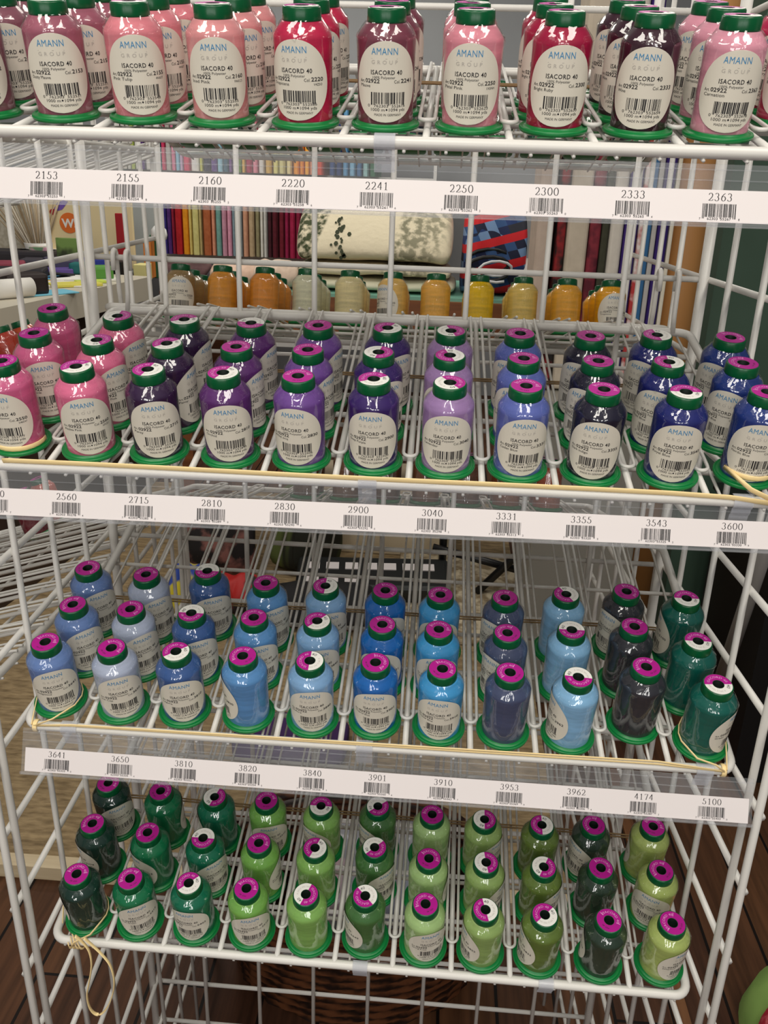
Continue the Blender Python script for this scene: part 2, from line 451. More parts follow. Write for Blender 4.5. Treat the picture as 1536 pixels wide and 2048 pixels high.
def label_mesh():
    mb = MB(); fn = on_cyl(0.0009)
    z0, z1 = 0.0068, 0.0606; n = 28; m = 20; vs = []
    for i in range(n + 1):
        t = -1 + 2 * i / n
        t = math.sin(t * PI / 2)
        z = (z0 + z1) / 2 + t * (z1 - z0) / 2
        hw = 0.0252 * (max(0, 1 - abs(t) ** 2.05)) ** (1 / 2.05) * (1 - 0.07 * t)
        for j in range(m + 1):
            vs.append(fn(-hw + 2 * hw * j / m, z))
    fs = [(i * (m + 1) + j, i * (m + 1) + j + 1, (i + 1) * (m + 1) + j + 1, (i + 1) * (m + 1) + j) for i in range(n) for j in range(m)]
    return mb.add(vs, fs, 0, True).mesh('paper_label', PAPER)
SP['label'] = label_mesh()
PRINTS = {}
def print_mesh(num, cname, code, extra=''):
    if num in PRINTS: return PRINTS[num]
    mb = MB(); fn = on_cyl(0.00103)
    T = lambda *a, **k: put_text(mb, *a, fn=fn, **k)
    T('AMANN', -0.0107, 0.0518, 0.0046, 0.0190, mi=1, spacing=1.08)
    mb.add([fn(-0.0107, 0.0490), fn(0, 0.0490), fn(0.0083, 0.0490), fn(0.0083, 0.0493), fn(0, 0.0493), fn(-0.0107, 0.0493)], [(0, 1, 4, 5), (1, 2, 3, 4)], 2)
    T('GROUP', -0.0107, 0.0458, 0.0026, 0.0190, mi=2, spacing=1.7)
    T('ISACORD 40', -0.0112, 0.0389, 0.0031, 0.0232, bold=0.012, spacing=1.1)
    T('100% Polyester', -0.0098, 0.0362, 0.0018, 0.0165)
    T('Art.', -0.0212, 0.0333, 0.0022, 0.0045); T('02922', -0.0160, 0.0333, 0.0028, 0.0115, bold=0.014)
    T('Col.', 0.0060, 0.0333, 0.0022, 0.0045); T(num, 0.0112, 0.0334, 0.0028, 0.0095, bold=0.014)
    T(cname, -0.0208, 0.0303, 0.0022, min(0.016, 0.0016 * len(cname) + 0.001))
    if extra: T(extra, 0.0130, 0.0305, 0.0017, 0.007)
    full = '762303' + code
    digits = '0   762303  ' + code + upc_check(full)
    put_bars(mb, int(num), -0.0112, 0.0148, 0.0195, 0.0272, 0, fn, 22)
    T(digits, -0.0138, 0.0172, 0.0020, 0.0290)
    T('1000 m', -0.0112, 0.0145, 0.0022, 0.0105); T('1094 yds', 0.0025, 0.0145, 0.0022, 0.0125)
    mb.add([fn(0.0007 + 0.0007 * math.cos(k * PI / 4), 0.0156 + 0.0007 * math.sin(k * PI / 4)) for k in range(8)], [tuple(range(8))])
    T('MADE IN GERMANY', -0.0085, 0.0113, 0.0017, 0.0205)
    PRINTS[num] = mb.mesh('label_print', [INK, INKBLUE, INKGREY])
    return PRINTS[num]
def ring_text(mb, s, r, h, a_mid, mi, z):
    vs, fs, w = text_mesh(s, 0.0, 1.05); sc = h / CAPH
    sx = sc * 1.15
    def f(x, y):
        a = a_mid - (x - w / 2) * sx / r; q = r + y * sc - h / 2
        return (q * math.cos(a), q * math.sin(a), z)
    mb.add([f(a, b) for a, b in vs], fs, mi)
def sticker(half):
    mb = MB(); n = 48; ri, ro = 0.0053, 0.0125; z = 0.07992
    for k in range(n):
        a, b = 2 * PI * k / n, 2 * PI * (k + 1) / n
        mi = 1 if half and PI < (a + b) / 2 < 2 * PI else 0
        mb.add([(ri * math.cos(a), ri * math.sin(a), z), (ro * math.cos(a), ro * math.sin(a), z), (ro * math.cos(b), ro * math.sin(b), z), (ri * math.cos(b), ri * math.sin(b), z)], [(0, 1, 2, 3)], mi)
    return mb.mesh('cap_sticker', [MAGENTA, STWHITE])
def sticker_print(half):
    mb = MB(); z = 0.08
    ring_text(mb, 'ISACORD 40', 0.0090, 0.0026, PI / 2, 0, z)
    if half:
        ring_text(mb, '0 3912', 0.0088, 0.0018, -PI / 2, 2, z); ring_text(mb, '40', 0.0090, 0.0032, -0.35, 1, z); ring_text(mb, 'PES 000', 0.0088, 0.0016, -PI + 0.5, 2, z)
    else:
        for a in (PI * 0.93, PI * 0.07):
            M = Matrix.Rotation(a, 4, 'Z')
            mb.add([M @ Vector(q) for q in ((0.0072, -0.0003, z), (0.0112, -0.0003, z), (0.0112, 0.0003, z), (0.0072, 0.0003, z))], [(0, 1, 2, 3)], 0)
        ring_text(mb, 'PES 40', 0.0088, 0.0017, -PI / 2, 1, z)
    return mb.mesh('sticker_print', [STPINK, INK, INKGREY])
SP['st0'], SP['st1'] = sticker(False), sticker(True)
SP['sp0'], SP['sp1'] = sticker_print(False), sticker_print(True)

FILM = bpy.data.materials.new('shrink_film'); FILM.use_nodes = True
_n, _l = FILM.node_tree.nodes, FILM.node_tree.links
_n.remove(_n['Principled BSDF'])
_t = _n.new('ShaderNodeBsdfTransparent'); _g = _n.new('ShaderNodeBsdfGlossy'); _g.inputs['Roughness'].default_value = 0.03
_f = _n.new('ShaderNodeLayerWeight'); _f.inputs['Blend'].default_value = 0.5
_p = _n.new('ShaderNodeMath'); _p.operation = 'POWER'; _p.inputs[1].default_value = 4.0
_r = _n.new('ShaderNodeMapRange'); _r.inputs[3].default_value = 0.11; _r.inputs[4].default_value = 0.45
_m = _n.new('ShaderNodeMixShader'); _b = _n.new('ShaderNodeBump'); _b.inputs['Strength'].default_value = 0.42; _b.inputs['Distance'].default_value = 0.0012
_c = _n.new('ShaderNodeTexCoord'); _mp = _n.new('ShaderNodeMapping'); _mp.inputs['Scale'].default_value = (120, 120, 55); _x = _n.new('ShaderNodeTexNoise'); _x.inputs['Scale'].default_value = 1.0; _x.inputs['Detail'].default_value = 2
_l.new(_c.outputs['Object'], _mp.inputs[0]); _l.new(_mp.outputs[0], _x.inputs['Vector']); _l.new(_x.outputs['Fac'], _b.inputs['Height']); _l.new(_b.outputs[0], _g.inputs['Normal']); _l.new(_f.outputs['Facing'], _p.inputs[0]); _l.new(_p.outputs[0], _r.inputs[0])
_l.new(_r.outputs[0], _m.inputs[0]); _l.new(_t.outputs[0], _m.inputs[1]); _l.new(_g.outputs[0], _m.inputs[2]); _l.new(_m.outputs[0], _n['Material Output'].inputs[0])
def film_mesh(seed):
    rnd = random.Random(seed); seg = 44
    prof = [(0.02085, 0.0056), (0.02115, 0.015), (0.02125, 0.025), (0.02135, 0.035), (0.02150, 0.045), (0.02165, 0.055), (0.02180, 0.0600), (0.02170, 0.0622), (0.0206, 0.0640), (0.0186, 0.0668), (0.0163, 0.0696), (0.0150, 0.0712)]
    ph = [rnd.uniform(0, 6.28) for _ in range(6)]
    vs = []
    for i, (r, z) in enumerate(prof):
        k = 0.00012 + 0.00022 * (i >= 6)
        for j in range(seg):
            a = 2 * PI * j / seg
            q = r + k * (math.sin(5 * a + ph[0] + i) + 0.8 * math.sin(9 * a + ph[1] - 2 * i) + 0.7 * rnd.uniform(-1, 1))
            vs.append((q * math.cos(a), q * math.sin(a), z + (0.0004 * rnd.uniform(-1, 1) if i >= 6 else 0)))
    mb = MB()
    mb.add(vs, [(i * seg + j, i * seg + (j + 1) % seg, (i + 1) * seg + (j + 1) % seg, (i + 1) * seg + j) for i in range(len(prof) - 1) for j in range(seg)], 0, True)
    return mb.mesh('shrink_film', FILM)
FILMS = [film_mesh(k) for k in range(3)]
NSP = [0]
def spool(loc, rot, tmesh, lab_yaw, num_mesh, st_kind, st_rot, label, group, cat='thread cone', with_label=True):
    e = empty('thread_cone', loc, rot, label, cat, group)
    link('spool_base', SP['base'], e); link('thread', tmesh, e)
    NSP[0] += 1
    link('shrink_film', FILMS[NSP[0] % 3], e, rot=(0, 0, NSP[0] * 1.3))
    c = link('cap', SP['cap'], e)
    k = link('cap_sticker', SP['st1' if st_kind else 'st0'], c, rot=(0, 0, st_rot)); link('sticker_print', SP['sp1' if st_kind else 'sp0'], k)
    if with_label:
        l = link('paper_label', SP['label'], e, rot=(0, 0, lab_yaw))
        if num_mesh: link('label_print', num_mesh, l)
    return e

# number, colour name on the label, five digits of the code, thread colour, colour words
C1 = [('2152', 'Heather Pink', '55252', (148, 88, 104), 'dusty mauve pink'), ('2153', 'Dusty Mauve', '55253', (172, 96, 116), 'dusty mauve'), ('2155', 'Pink Tulip', '55254', (238, 140, 152), 'salmon pink'),
      ('2160', 'Iced Pink', '55255', (238, 158, 160), 'pale peach pink'), ('2220', 'Tropicana', '55258', (206, 28, 78), 'raspberry red'), ('2241', 'Mauve', '55261', (128, 60, 78), 'brownish mauve'),
      ('2250', 'Petal Pink', '55262', (236, 148, 164), 'petal pink'), ('2300', 'Bright Ruby', '55263', (172, 0, 62), 'ruby red'), ('2333', 'Wine', '55265', (58, 14, 36), 'dark wine'),
      ('2363', 'Carnation', '55267', (240, 164, 184), 'light carnation pink'), ('2500', 'Boysenberry', '55275', (190, 10, 76), 'crimson')]
C2 = [('2550', 'Soft Pink', '55277', (222, 104, 152), 'bright pink'), ('2560', 'Azalea Pink', '55278', (236, 118, 158), 'azalea pink'), ('2715', 'Pansy', '55285', (52, 22, 66), 'blackish purple'),
      ('2810', 'Orchid', '55289', (98, 44, 116), 'plum purple'), ('2830', 'Wild Iris', '55290', (120, 76, 160), 'violet'), ('2900', 'Deep Purple', '55292', (58, 28, 108), 'deep purple'),
      ('3040', 'Lavender', '55298', (170, 134, 188), 'lavender'), ('3331', 'Cadet Blue', '55313', (98, 112, 190), 'periwinkle blue'), ('3355', 'Dark Indigo', '55320', (24, 20, 46), 'nearly black indigo'),
      ('3543', 'Royal Blue', '55325', (28, 36, 116), 'royal blue'), ('3600', 'Nordic Blue', '55330', (30, 56, 134), 'nordic blue')]
C3 = [('3641', 'Wedgewood', '55333', (112, 142, 200), 'wedgwood blue'), ('3650', 'Ice Cap', '55335', (188, 198, 222), 'icy pale blue'), ('3810', 'Laguna', '55352', (62, 98, 160), 'denim blue'),
      ('3820', 'Celestial', '55354', (98, 156, 214), 'sky blue'), ('3840', 'Oxford', '55356', (140, 184, 228), 'light blue'), ('3901', 'Tropical Blue', '55360', (22, 108, 192), 'vivid blue'),
      ('3910', 'Crystal Blue', '55363', (70, 164, 224), 'crystal blue'), ('3953', 'Ocean Blue', '55369', (74, 84, 118), 'slate blue'), ('3962', 'River Mist', '55306', (146, 198, 238), 'powder blue'),
      ('4174', 'Charcoal', '55387', (48, 48, 56), 'charcoal grey'), ('5100', 'Green', '55403', (0, 100, 88), 'teal green')]
C4 = [('5374', 'Forest Green', '55423', (22, 56, 46), 'blackish green'), ('5415', 'Irish Green', '55428', (16, 124, 78), 'emerald green'), ('5422', 'Swiss Ivy', '55430', (14, 118, 86), 'ivy green'),
      ('5510', 'Emerald', '55437', (130, 188, 88), 'apple green'), ('5531', 'Pear', '55441', (146, 196, 102), 'pear green'), ('5643', 'Green Dust', '55447', (72, 120, 62), 'leaf green'),
      ('5650', 'Spring Frost', '55448', (178, 212, 140), 'pale mint green'), ('5822', 'Kiwi', '55452', (160, 190, 112), 'kiwi green'), ('5833', 'Limabean', '55453', (108, 132, 58), 'olive green'),
      ('5944', 'Backyard Green', '55459', (44, 64, 50), 'very dark green'), ('6051', 'Jalapeno', '55463', (186, 204, 116), 'yellow green')]
COLS = {1: C1, 2: C2, 3: C3, 4: C4}
EXTRA = {'2220': 'V4ZSO', '2160': 'PAKC3', '2250': '1X5NH', '2155': '4V6ST', '2550': 'D8Z47', '2560': 'XPC5D'}
# cap centres read along and across each shelf: column offset (pitches) and distance from the front row line
OFF = {(1, 1): [(0, .004), (0, .004), (-.03, .006), (-.03, .003), (.01, .002), (-.01, .004), (.01, .004), (.03, .006), (.04, .006), (-.02, .002), (0, .004)],
       (1, 2): [(0.02, .056), (.02, .058), (-.02, .057), (.02, .056), (.0, .056), (0, .057), (-.02, .057), (-.02, .058), (0, .057), (.03, .057), (0, .057)],
       (1, 3): [(0, .11), (.04, .111), (.02, .11), (.04, .11), (.02, .109), (.02, .11), (-.02, .11), (.0, .111), (-.02, .11), (.03, .11), (0, .11)],
       (2, 3): [(-.08, .1206), (0, .1086), (.02, .1068), (.03, .105), (.03, .1055), (.06, .1063), (-.01, .1054), (0, .1062), (.02, .107), (0, .1156), (.06, .1167)],
       (2, 2): [(.02, .0624), (-.01, .0532), (0, .0521), (-.01, .0515), (0, .0516), (-.01, .0525), (-.02, .0522), (0, .0525), (.02, .0537), (-.01, .0577), (.01, .0621)],
       (2, 1): [(-.04, .0031), (.01, -.001), (-.02, -.0006), (-.01, -.0006), (-.01, -.0006), (-.01, 0), (-.01, -.0006), (-.02, -.0005), (-.02, -.0005), (.03, .0013), (.09, .0078)],
       (3, 3): [(-.04, .1168), (-.01, .1115), (-.01, .123), (.03, .1087), (.03, .1093), (.03, .1076), (-.06, .1055), (0, .1065), (.01, .1176), (.02, .1276), (-.02, .1217)],
       (3, 2): [(.05, .0583), (0, .0566), (-.01, .0559), (0, .0547), (.01, .055), (.04, .0554), (-.07, .053), (0, .0537), (.01, .0635), (.01, .0737), (-.06, .0577)],
       (3, 1): [(-.05, .0032), (-.01, .0006), (-.02, .0011), (0, .0005), (.02, -.0005), (0, .0025), (0, -.0005), (0, .0001), (0, -.0005), (.04, .0181), (.03, .001)],
       (4, 3): [(-.05, .1173), (-.02, .112), (.01, .1097), (-.02, .1105), (0, .1089), (.04, .1145), (.04, .1093), (-.01, .1082), (.02, .1069), (-.05, .1123), (.02, .1166)],
       (4, 2): [(-.03, .0622), (.01, .0566), (.02, .0554), (.02, .0549), (.02, .0545), (.06, .0612), (.02, .0531), (.01, .054), (0, .0543), (-.02, .0588), (.01, .0617)],
       (4, 1): [(.06, .0003), (-.01, .0004), (0, .0009), (-.01, .0004), (0, -.0005), (-.01, .0034), (0, .0002), (-.01, -.0005), (-.04, -.0005), (0, -.0005), (.03, .0026)]}
# label turn relative to the viewer (degrees, + = towards the right)
YAW = {(1, 1): [-10, -5, 0, -3, -16, 0, -4, 5, 0, 12, 0], (1, 2): [0, 0, 12, 25, 25, 20, -5, -10, -15, -10, 0], (1, 3): [0, 0, 15, 30, 30, 25, 5, -20, -25, -20, 0],
       (2, 1): [-28, 0, 2, 0, -14, -4, 0, 9, 0, 9, 12], (2, 2): [4, 36, 66, 58, 62, 30, -8, -15, -25, -14, -15], (2, 3): [130, 42, 62, 62, 68, 38, 0, -24, -22, -24, -22],
       (3, 1): [0, 3, 0, -90, 0, 0, -3, 180, -70, 160, 82], (3, 2): [18, 22, 12, 10, 5, -5, 0, -40, 175, 170, 150], (3, 3): [18, 22, 10, 25, 12, 10, 0, -32, 180, -38, -82],
       (4, 1): [-122, 6, -22, 5, 180, -72, 24, -68, -72, -112, 62], (4, 2): [-75, -60, 28, 88, 180, 45, 120, 78, 70, 170, -6], (4, 3): [15, 115, -110, 5, -38, -48, 150, 60, 175, -42, -115]}
# cap stickers: None = all magenta, else the side (degrees seen from above, 0 = right, 90 = away) the white half faces
STK = {(1, 1): [-60] * 11, (1, 2): [60, -30, None, 200, 90, None, 30, 0, 120, -90, 0], (1, 3): [None] * 11,
       (2, 3): [None, 180, -60, 80, None, -30, 200, None, None, 10, None], (2, 2): [None, 215, -45, None, None, 170, 20, None, None, 0, None], (2, 1): [None, -45, -10, -20, None, -60, 215, None, None, -90, None],
       (3, 3): [None, None, 90, None, 0, None, None, None, 30, None, -90], (3, 2): [None, None, 90, None, -40, None, None, None, 90, None, -90], (3, 1): [None, None, -50, None, 0, None, None, None, 85, None, -85],
       (4, 3): [None, None, 165, None, -90, 130, None, 180, 0, None, None], (4, 2): [None, None, 90, None, -20, 135, None, 190, 155, None, None], (4, 1): [None, None, -45, None, 160, 45, None, 15, -45, None, None]}
ROWN = {1: 'front', 2: 'middle', 3: 'back'}
POS = ['leftmost', 'second from left', 'third from left', 'fourth from left', 'fifth from left', 'central', 'fifth from right', 'fourth from right', 'third from right', 'second from right', 'rightmost']
for s in (1, 2, 3, 4):
    so = shelf_obj[s]
    Ms = Matrix.Translation(so.location) @ so.rotation_euler.to_matrix().to_4x4()
    for c in range(11):
        num, cname, code, colr, words = COLS[s][c]
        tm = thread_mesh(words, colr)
        pm = print_mesh(num, cname, code, EXTRA.get(num, ''))
        for r in (1, 2, 3):
            if s == 1 and c == 10 and r == 1: continue
            ox, d = OFF[(s, r)][c]
            local = Vector(((c - 5 + ox) * PITCH, d, 0.0002))
            p = Ms @ local
            yaw = math.atan2(p.x - CAMPOS.x, p.y - CAMPOS.y)
            yaw = -yaw + math.radians(YAW[(s, r)][c])
            st = STK[(s, r)][c]
            srot = math.radians(st + 90) if st is not None else random.Random(s * 100 + c * 7 + r).uniform(-1.2, 1.2)
            where = 'above %s price tag' % num if not (s == 4 or num in ('2152', '2500')) else POS[c] + ' column'
            lab = '%s thread cone, %s row of %s shelf, %s' % (words, ROWN[r], ORD[s], where)
            if s == 1 and r == 3: st = None
            spool(p, so.rotation_euler.copy(), tm, yaw, pm, st is not None, srot, lab, 'thread cones on the %s shelf' % ORD[s])

# ------------------------------------------------------------------ cones on the far side
def rear_row(z, cols, rows, group, where, yaws=None):
    rot = (Matrix.Rotation(PI, 3, 'Z') @ Matrix.Rotation(TILT, 3, 'X')).to_euler()
    M = Matrix.Translation((REAR_X + (0.012 if z > 0.2 else 0), REAR_Y - (0.008 if z > 0.2 else 0), z)) @ rot.to_matrix().to_4x4()
    for c, colr, words in cols:
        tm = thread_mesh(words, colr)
        for r in rows:
            p = M @ Vector(((5 - c) * PITCH, 0.003 + 0.0535 * (r - 1), 0.0002))
            yw = (yaws or {}).get((c, r))
            base_yaw = PI if yw is None else math.radians(yw)
            spool(p, rot, tm, (math.radians(yw) + PI if yw is not None else 0.3 * c), PRINTS['2220'] if yw is not None else None, False, 0.7 * c,
                  '%s thread cone %s, %s column, %s' % (words, where, POS[c], {3: 'nearest the grid', 2: 'second behind the grid', 1: 'farthest from the grid'}[r]), group, with_label=yw is not None)
YEL = [(0, (166, 136, 88), 'khaki brown'), (1, (228, 152, 44), 'amber'), (2, (240, 152, 46), 'golden orange'), (3, (224, 222, 190), 'greenish cream'), (4, (240, 224, 168), 'cream'), (5, (246, 200, 108), 'honey'),
       (6, (250, 188, 80), 'light amber'), (7, (250, 204, 0), 'lemon yellow'), (8, (242, 208, 110), 'straw'), (9, (252, 182, 54), 'marigold'), (10, (252, 180, 24), 'egg yolk yellow')]
rear_row(0.0, YEL, (1, 2, 3), 'yellow thread cones behind the grid', 'behind the grid', {(0, 3): 12, (5, 3): -40, (10, 3): 10})
BRN = [(3, (120, 78, 52), 'cocoa brown'), (4, (140, 92, 60), 'walnut brown'), (5, (112, 70, 48), 'coffee brown'), (6, (150, 96, 62), 'chestnut brown'), (7, (128, 80, 54), 'bark brown'), (8, (172, 98, 58), 'copper brown'), (9, (190, 96, 60), 'rust')]
rear_row(-0.269, BRN, (2, 3), 'brown thread cones behind the grid', 'on lower rear shelf')
TOP = [(c, (40 + 12 * (c % 4), 60 + 9 * (c % 5), 50 + 14 * (c % 3)), ['mossy', 'pine', 'fern', 'sage', 'jade', 'bottle green', 'myrtle', 'spruce', 'olive drab', 'clover', 'cedar'][c]) for c in range(11)]
rear_row(0.2672, TOP, (1, 2), 'thread cones on the rear top shelf', 'on rear top shelf')

# cones on the left end shelves
def end_cones():
    rot = (Matrix.Rotation(-PI / 2 - 0.03, 3, 'Z') @ Matrix.Rotation(END_TILT, 3, 'X')).to_euler()
    for z, items in ((END_Z[1], [(0, 3, (214, 84, 40), 'orange', 'behind the pink cones at the left edge'), (1, 3, (186, 56, 36), 'brick red', 'at the left picture edge beside the orange one')]),
                     (END_Z[2], [(0, 3, (226, 110, 92), 'coral', 'on the left end below the pink cones'), (1, 3, (120, 24, 44), 'burgundy', 'on the left end beside the coral cone')])):
        M = Matrix.Translation((-0.705, 0.325, z)) @ rot.to_matrix().to_4x4()
        for c, r, colr, words, where in items:
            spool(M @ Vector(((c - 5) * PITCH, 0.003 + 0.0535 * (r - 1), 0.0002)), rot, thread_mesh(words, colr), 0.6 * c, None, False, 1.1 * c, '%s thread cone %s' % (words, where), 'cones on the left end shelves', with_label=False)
end_cones()
# ------------------------------------------------------------------ price strips under the shelf rails
def prof_sheet(mb, prof, x0, x1, th, mi=0):
    """bent sheet: profile of (y, z) extruded along x with a thickness"""
    n = len(prof); A = []; B = []
    for i in range(n):
        a = Vector(prof[max(i - 1, 0)]); b = Vector(prof[min(i + 1, n - 1)])
        t = (b - a).normalized(); nn = Vector((-t.y, t.x)) * th / 2
        A.append(Vector(prof[i]) + nn); B.append(Vector(prof[i]) - nn)
    ring = A + B[::-1]
    vs = [(x0, q.x, q.y) for q in ring] + [(x1, q.x, q.y) for q in ring]
    m = 2 * n
    fs = [(i, (i + 1) % m, m + (i + 1) % m, m + i) for i in range(m)]
    for i in range(n - 1):
        fs.append((i, m - 1 - i, m - 2 - i, i + 1)); fs.append((m + i, m + i + 1, 2 * m - 2 - i, 2 * m - 1 - i))
    mb.add(vs, fs, mi)
STRIPS = {1: ((-0.0006, -0.0371, 0.2672 - 0.0415), 0.0021, 0.28), 2: ((-0.0093, -0.0377, -0.0306), 0.0223, 0.30), 3: ((0.0146, -0.0405, -0.269 - 0.0317), -0.0045, 0.36)}
CLIPX = {1: [0.02], 2: [-5.42, -0.05, 4.95], 3: [-4.75, -0.12, 5.02], 4: [-0.05, 3.1]}
def rail_clip(s, q, drop, label=None):
    so = shelf_obj[s]
    prof = [(-0.026 + 0.0062 * math.cos(math.radians(a)), -0.005 + 0.0062 * math.sin(math.radians(a))) for a in range(60, 231, 17)]
    e = Vector(prof[-1])
    prof += [(e.x - 0.002 + 0.002 * k, e.y - drop * k / 4) for k in range(1, 3)] + [(e.x + 0.002, e.y - drop)]
    mb = MB(); prof_sheet(mb, prof, q * PITCH - 0.0078, q * PITCH + 0.0078, 0.0009)
    return mb
for s, (loc, w, tau) in STRIPS.items():
    e = empty('price_strip', loc, (0, 0, 0), 'clear plastic price strip with the %s to %s colour numbers under the %s shelf' % (COLS[s][1][0], COLS[s][9][0], ORD[s]), 'price strip', 'price strips')
    e.rotation_euler = (Matrix.Rotation(w, 3, 'Z') @ Matrix.Rotation(-tau, 3, 'X')).to_euler()
    X0, X1 = -5.5 * PITCH, 5.53 * PITCH
    mb = MB()
    prof_sheet(mb, [(0.0012, 0.0235), (0.0012, 0.010), (0.0012, -0.0175), (0.0008, -0.0203), (-0.0008, -0.0212), (-0.0022, -0.0200), (-0.0020, -0.0180)], X0 - 0.004, X1 + 0.004, 0.0007)
    for v in (0.0195, 0.012):
        mb.box((X0 - 0.004, 0.0004, v - 0.0004), (X1 + 0.004, 0.0010, v + 0.0004))
    mb.build('clear_holder', CLEAR, e)
    card = MB().box((X0, -0.0005, -0.0180), (X1, 0.0003, 0.0050)).build('paper_card', STRIPPAPER, e)
    fn = lambda x, v: (x, -0.0007, v)
    for c in range(11):
        pr = MB()
        num, _, code, _, _ = COLS[s][c]; x = (c - 5) * 0.0624
        for i, ch in enumerate(num):
            serif_digit(pr, ch, x + (i - 2) * 0.0045 + 0.0003, -0.0028, 0.0038, 0.0057, 0, fn)
        put_bars(pr, int(num) + 5, x - 0.0122, x + 0.0124, -0.0142, -0.0048, 0, fn, 30)
        put_text(pr, '62303', x - 0.0085, -0.0163, 0.0019, 0.0076, fn=fn); put_text(pr, code, x + 0.0010, -0.0163, 0.0019, 0.0076, fn=fn)
        put_text(pr, '7', x - 0.0142, -0.0163, 0.0016, fn=fn); put_text(pr, upc_check('762303' + code), x + 0.0138, -0.0163, 0.0016, fn=fn)
        pr.build('number_print', INK, card)
for s, qs in CLIPX.items():
    for q in qs:
        so = shelf_obj[s]
        o = rail_clip(s, q, 0.016 if s < 4 else 0.010).build('rail_clip', CLIPM)
        o.location = so.location; o.rotation_euler = so.rotation_euler
        side = 'left end' if q < -3 else 'right end' if q > 4 else 'right half' if q > 1 else 'middle'
        tag(o, 'clear plastic clip hooked over the %s of the %s shelf rail' % (side, ORD[s]), 'clip', 'clear rail clips')
so4 = shelf_obj[4]
o = MB().box((-5.0 * PITCH, -0.016, -0.0160), (5.1 * PITCH, -0.0152, -0.0125)).box((-5.0 * PITCH, -0.0205, -0.0128), (5.1 * PITCH, -0.0152, -0.0122)).build('empty_price_strip', CLEAR)
o.location = so4.location; o.rotation_euler = so4.rotation_euler
tag(o, 'empty clear plastic strip folded back under the front rail of the bottom shelf', 'price strip')

# ------------------------------------------------------------------ elastic cords and rubber bands
def on_shelf(o, s):
    o.location = shelf_obj[s].location; o.rotation_euler = shelf_obj[s].rotation_euler
    return o
for s in SHELVES:
    mb = MB()
    for dd, hh in ((0.1515, 0.0088), (0.1545, 0.0095)):
        mb.tube([(-5.46 * PITCH, dd, 0.0015), (-5.3 * PITCH, dd, hh)] + [((k - 5) * PITCH, dd + 0.001 * math.sin(k * 1.7), hh) for k in range(11)] + [(5.3 * PITCH, dd, hh), (5.46 * PITCH, dd, 0.0015)], 0.0010, seg=6)
    tag(on_shelf(mb.build('elastic_cord', ELASTIC), s), 'thin brown elastic cord stretched behind the cones of the %s shelf' % ORD[s], 'elastic cord', 'elastic cords')
def cone_at(s, c):
    ox, d = OFF[(s, 1)][c]
    return (c - 5 + ox) * PITCH, d
def flat_band(mb, pts, wide=0.0024, thin=0.0006, up=(0, 0, 1)):
    mb.tube(pts, 0.001, seg=8, flat=(wide, thin), up=up)
# second shelf: one long band along the rail, looped round the rightmost cone
mb = MB()
cx, cd = cone_at(2, 10)
flat_band(mb, [(-5.1 * PITCH, -0.0290, 0.0012)] + [((k - 5) * PITCH, -0.0292, 0.0018 + 0.0004 * math.sin(k)) for k in range(0, 10)] + [(4.75 * PITCH, -0.0300, 0.0012), (5.3 * PITCH, -0.0330, -0.001)])
flat_band(mb, [(cx + 0.0224 * math.cos(math.radians(a)), cd + 0.0224 * math.sin(math.radians(a)), 0.0062 + 0.0006 * k) for k, a in enumerate(range(420, 190, -20))] + [(cx - 0.005, -0.0282, 0.0085), (5.36 * PITCH, -0.0335, 0.0005)])
cx, cd = cone_at(2, 0)
flat_band(mb, [(cx + 0.0222 * math.cos(math.radians(a)), cd + 0.0222 * math.sin(math.radians(a)), 0.0066) for a in range(200, 380, 15)])
tag(on_shelf(mb.build('rubber_band', RUBBER), 2), 'long tan rubber band along the second shelf rail below the purple cones', 'rubber band', 'rubber bands')
# third shelf: band round both end cones and along the rail
mb = MB()
for dz in (0.0002, 0.0030):
    flat_band(mb, [(-5.3 * PITCH, -0.0300, -0.001)] + [((k - 5) * PITCH + 0.3 * PITCH, -0.0292, 0.0012 + dz * (0.4 + 0.1 * k)) for k in range(0, 10)] + [(5.3 * PITCH, -0.0310, -0.001)], 0.0013)
cx, cd = cone_at(3, 0)
flat_band(mb, [(-5.33 * PITCH, -0.0300, 0.0005), (cx - 0.0215, -0.005, 0.006)] + [(cx + 0.0222 * math.cos(math.radians(a)), cd + 0.0222 * math.sin(math.radians(a)), 0.0090 + 0.004 * (1 - abs(a - 90) / 90)) for a in range(180, -1, -20)] + [(cx + 0.0200, cd - 0.013, 0.0095), (cx + 0.004, -0.0275, 0.0075), (-5.25 * PITCH, -0.0308, 0.001)], 0.0010)
cx, cd = cone_at(3, 10)
flat_band(mb, [(5.33 * PITCH, -0.0300, 0.0005), (cx + 0.0222, -0.004, 0.008)] + [(cx + 0.0222 * math.cos(math.radians(a)), cd + 0.0222 * math.sin(math.radians(a)), 0.012 + 0.010 * max(0, math.sin(math.radians(a)))) for a in range(0, 181, 20)] + [(cx - 0.0215, cd - 0.010, 0.0125), (cx - 0.010, -0.0262, 0.0095), (cx + 0.008, -0.0290, 0.005), (5.28 * PITCH, -0.0312, 0.0)], 0.0012)
for x in (-5.29, 5.3):
    mb.tube([(x * PITCH, -0.026 + 0.0058 * math.cos(a), -0.005 + 0.0058 * math.sin(a)) for a in [k * PI / 5 for k in range(10)]], 0.001, closed=True, flat=(0.0024, 0.0006), up=(1, 0, 0))
tag(on_shelf(mb.build('rubber_band', RUBBER), 3), 'tan rubber band along the third shelf rail, looped round both end cones', 'rubber band', 'rubber bands')
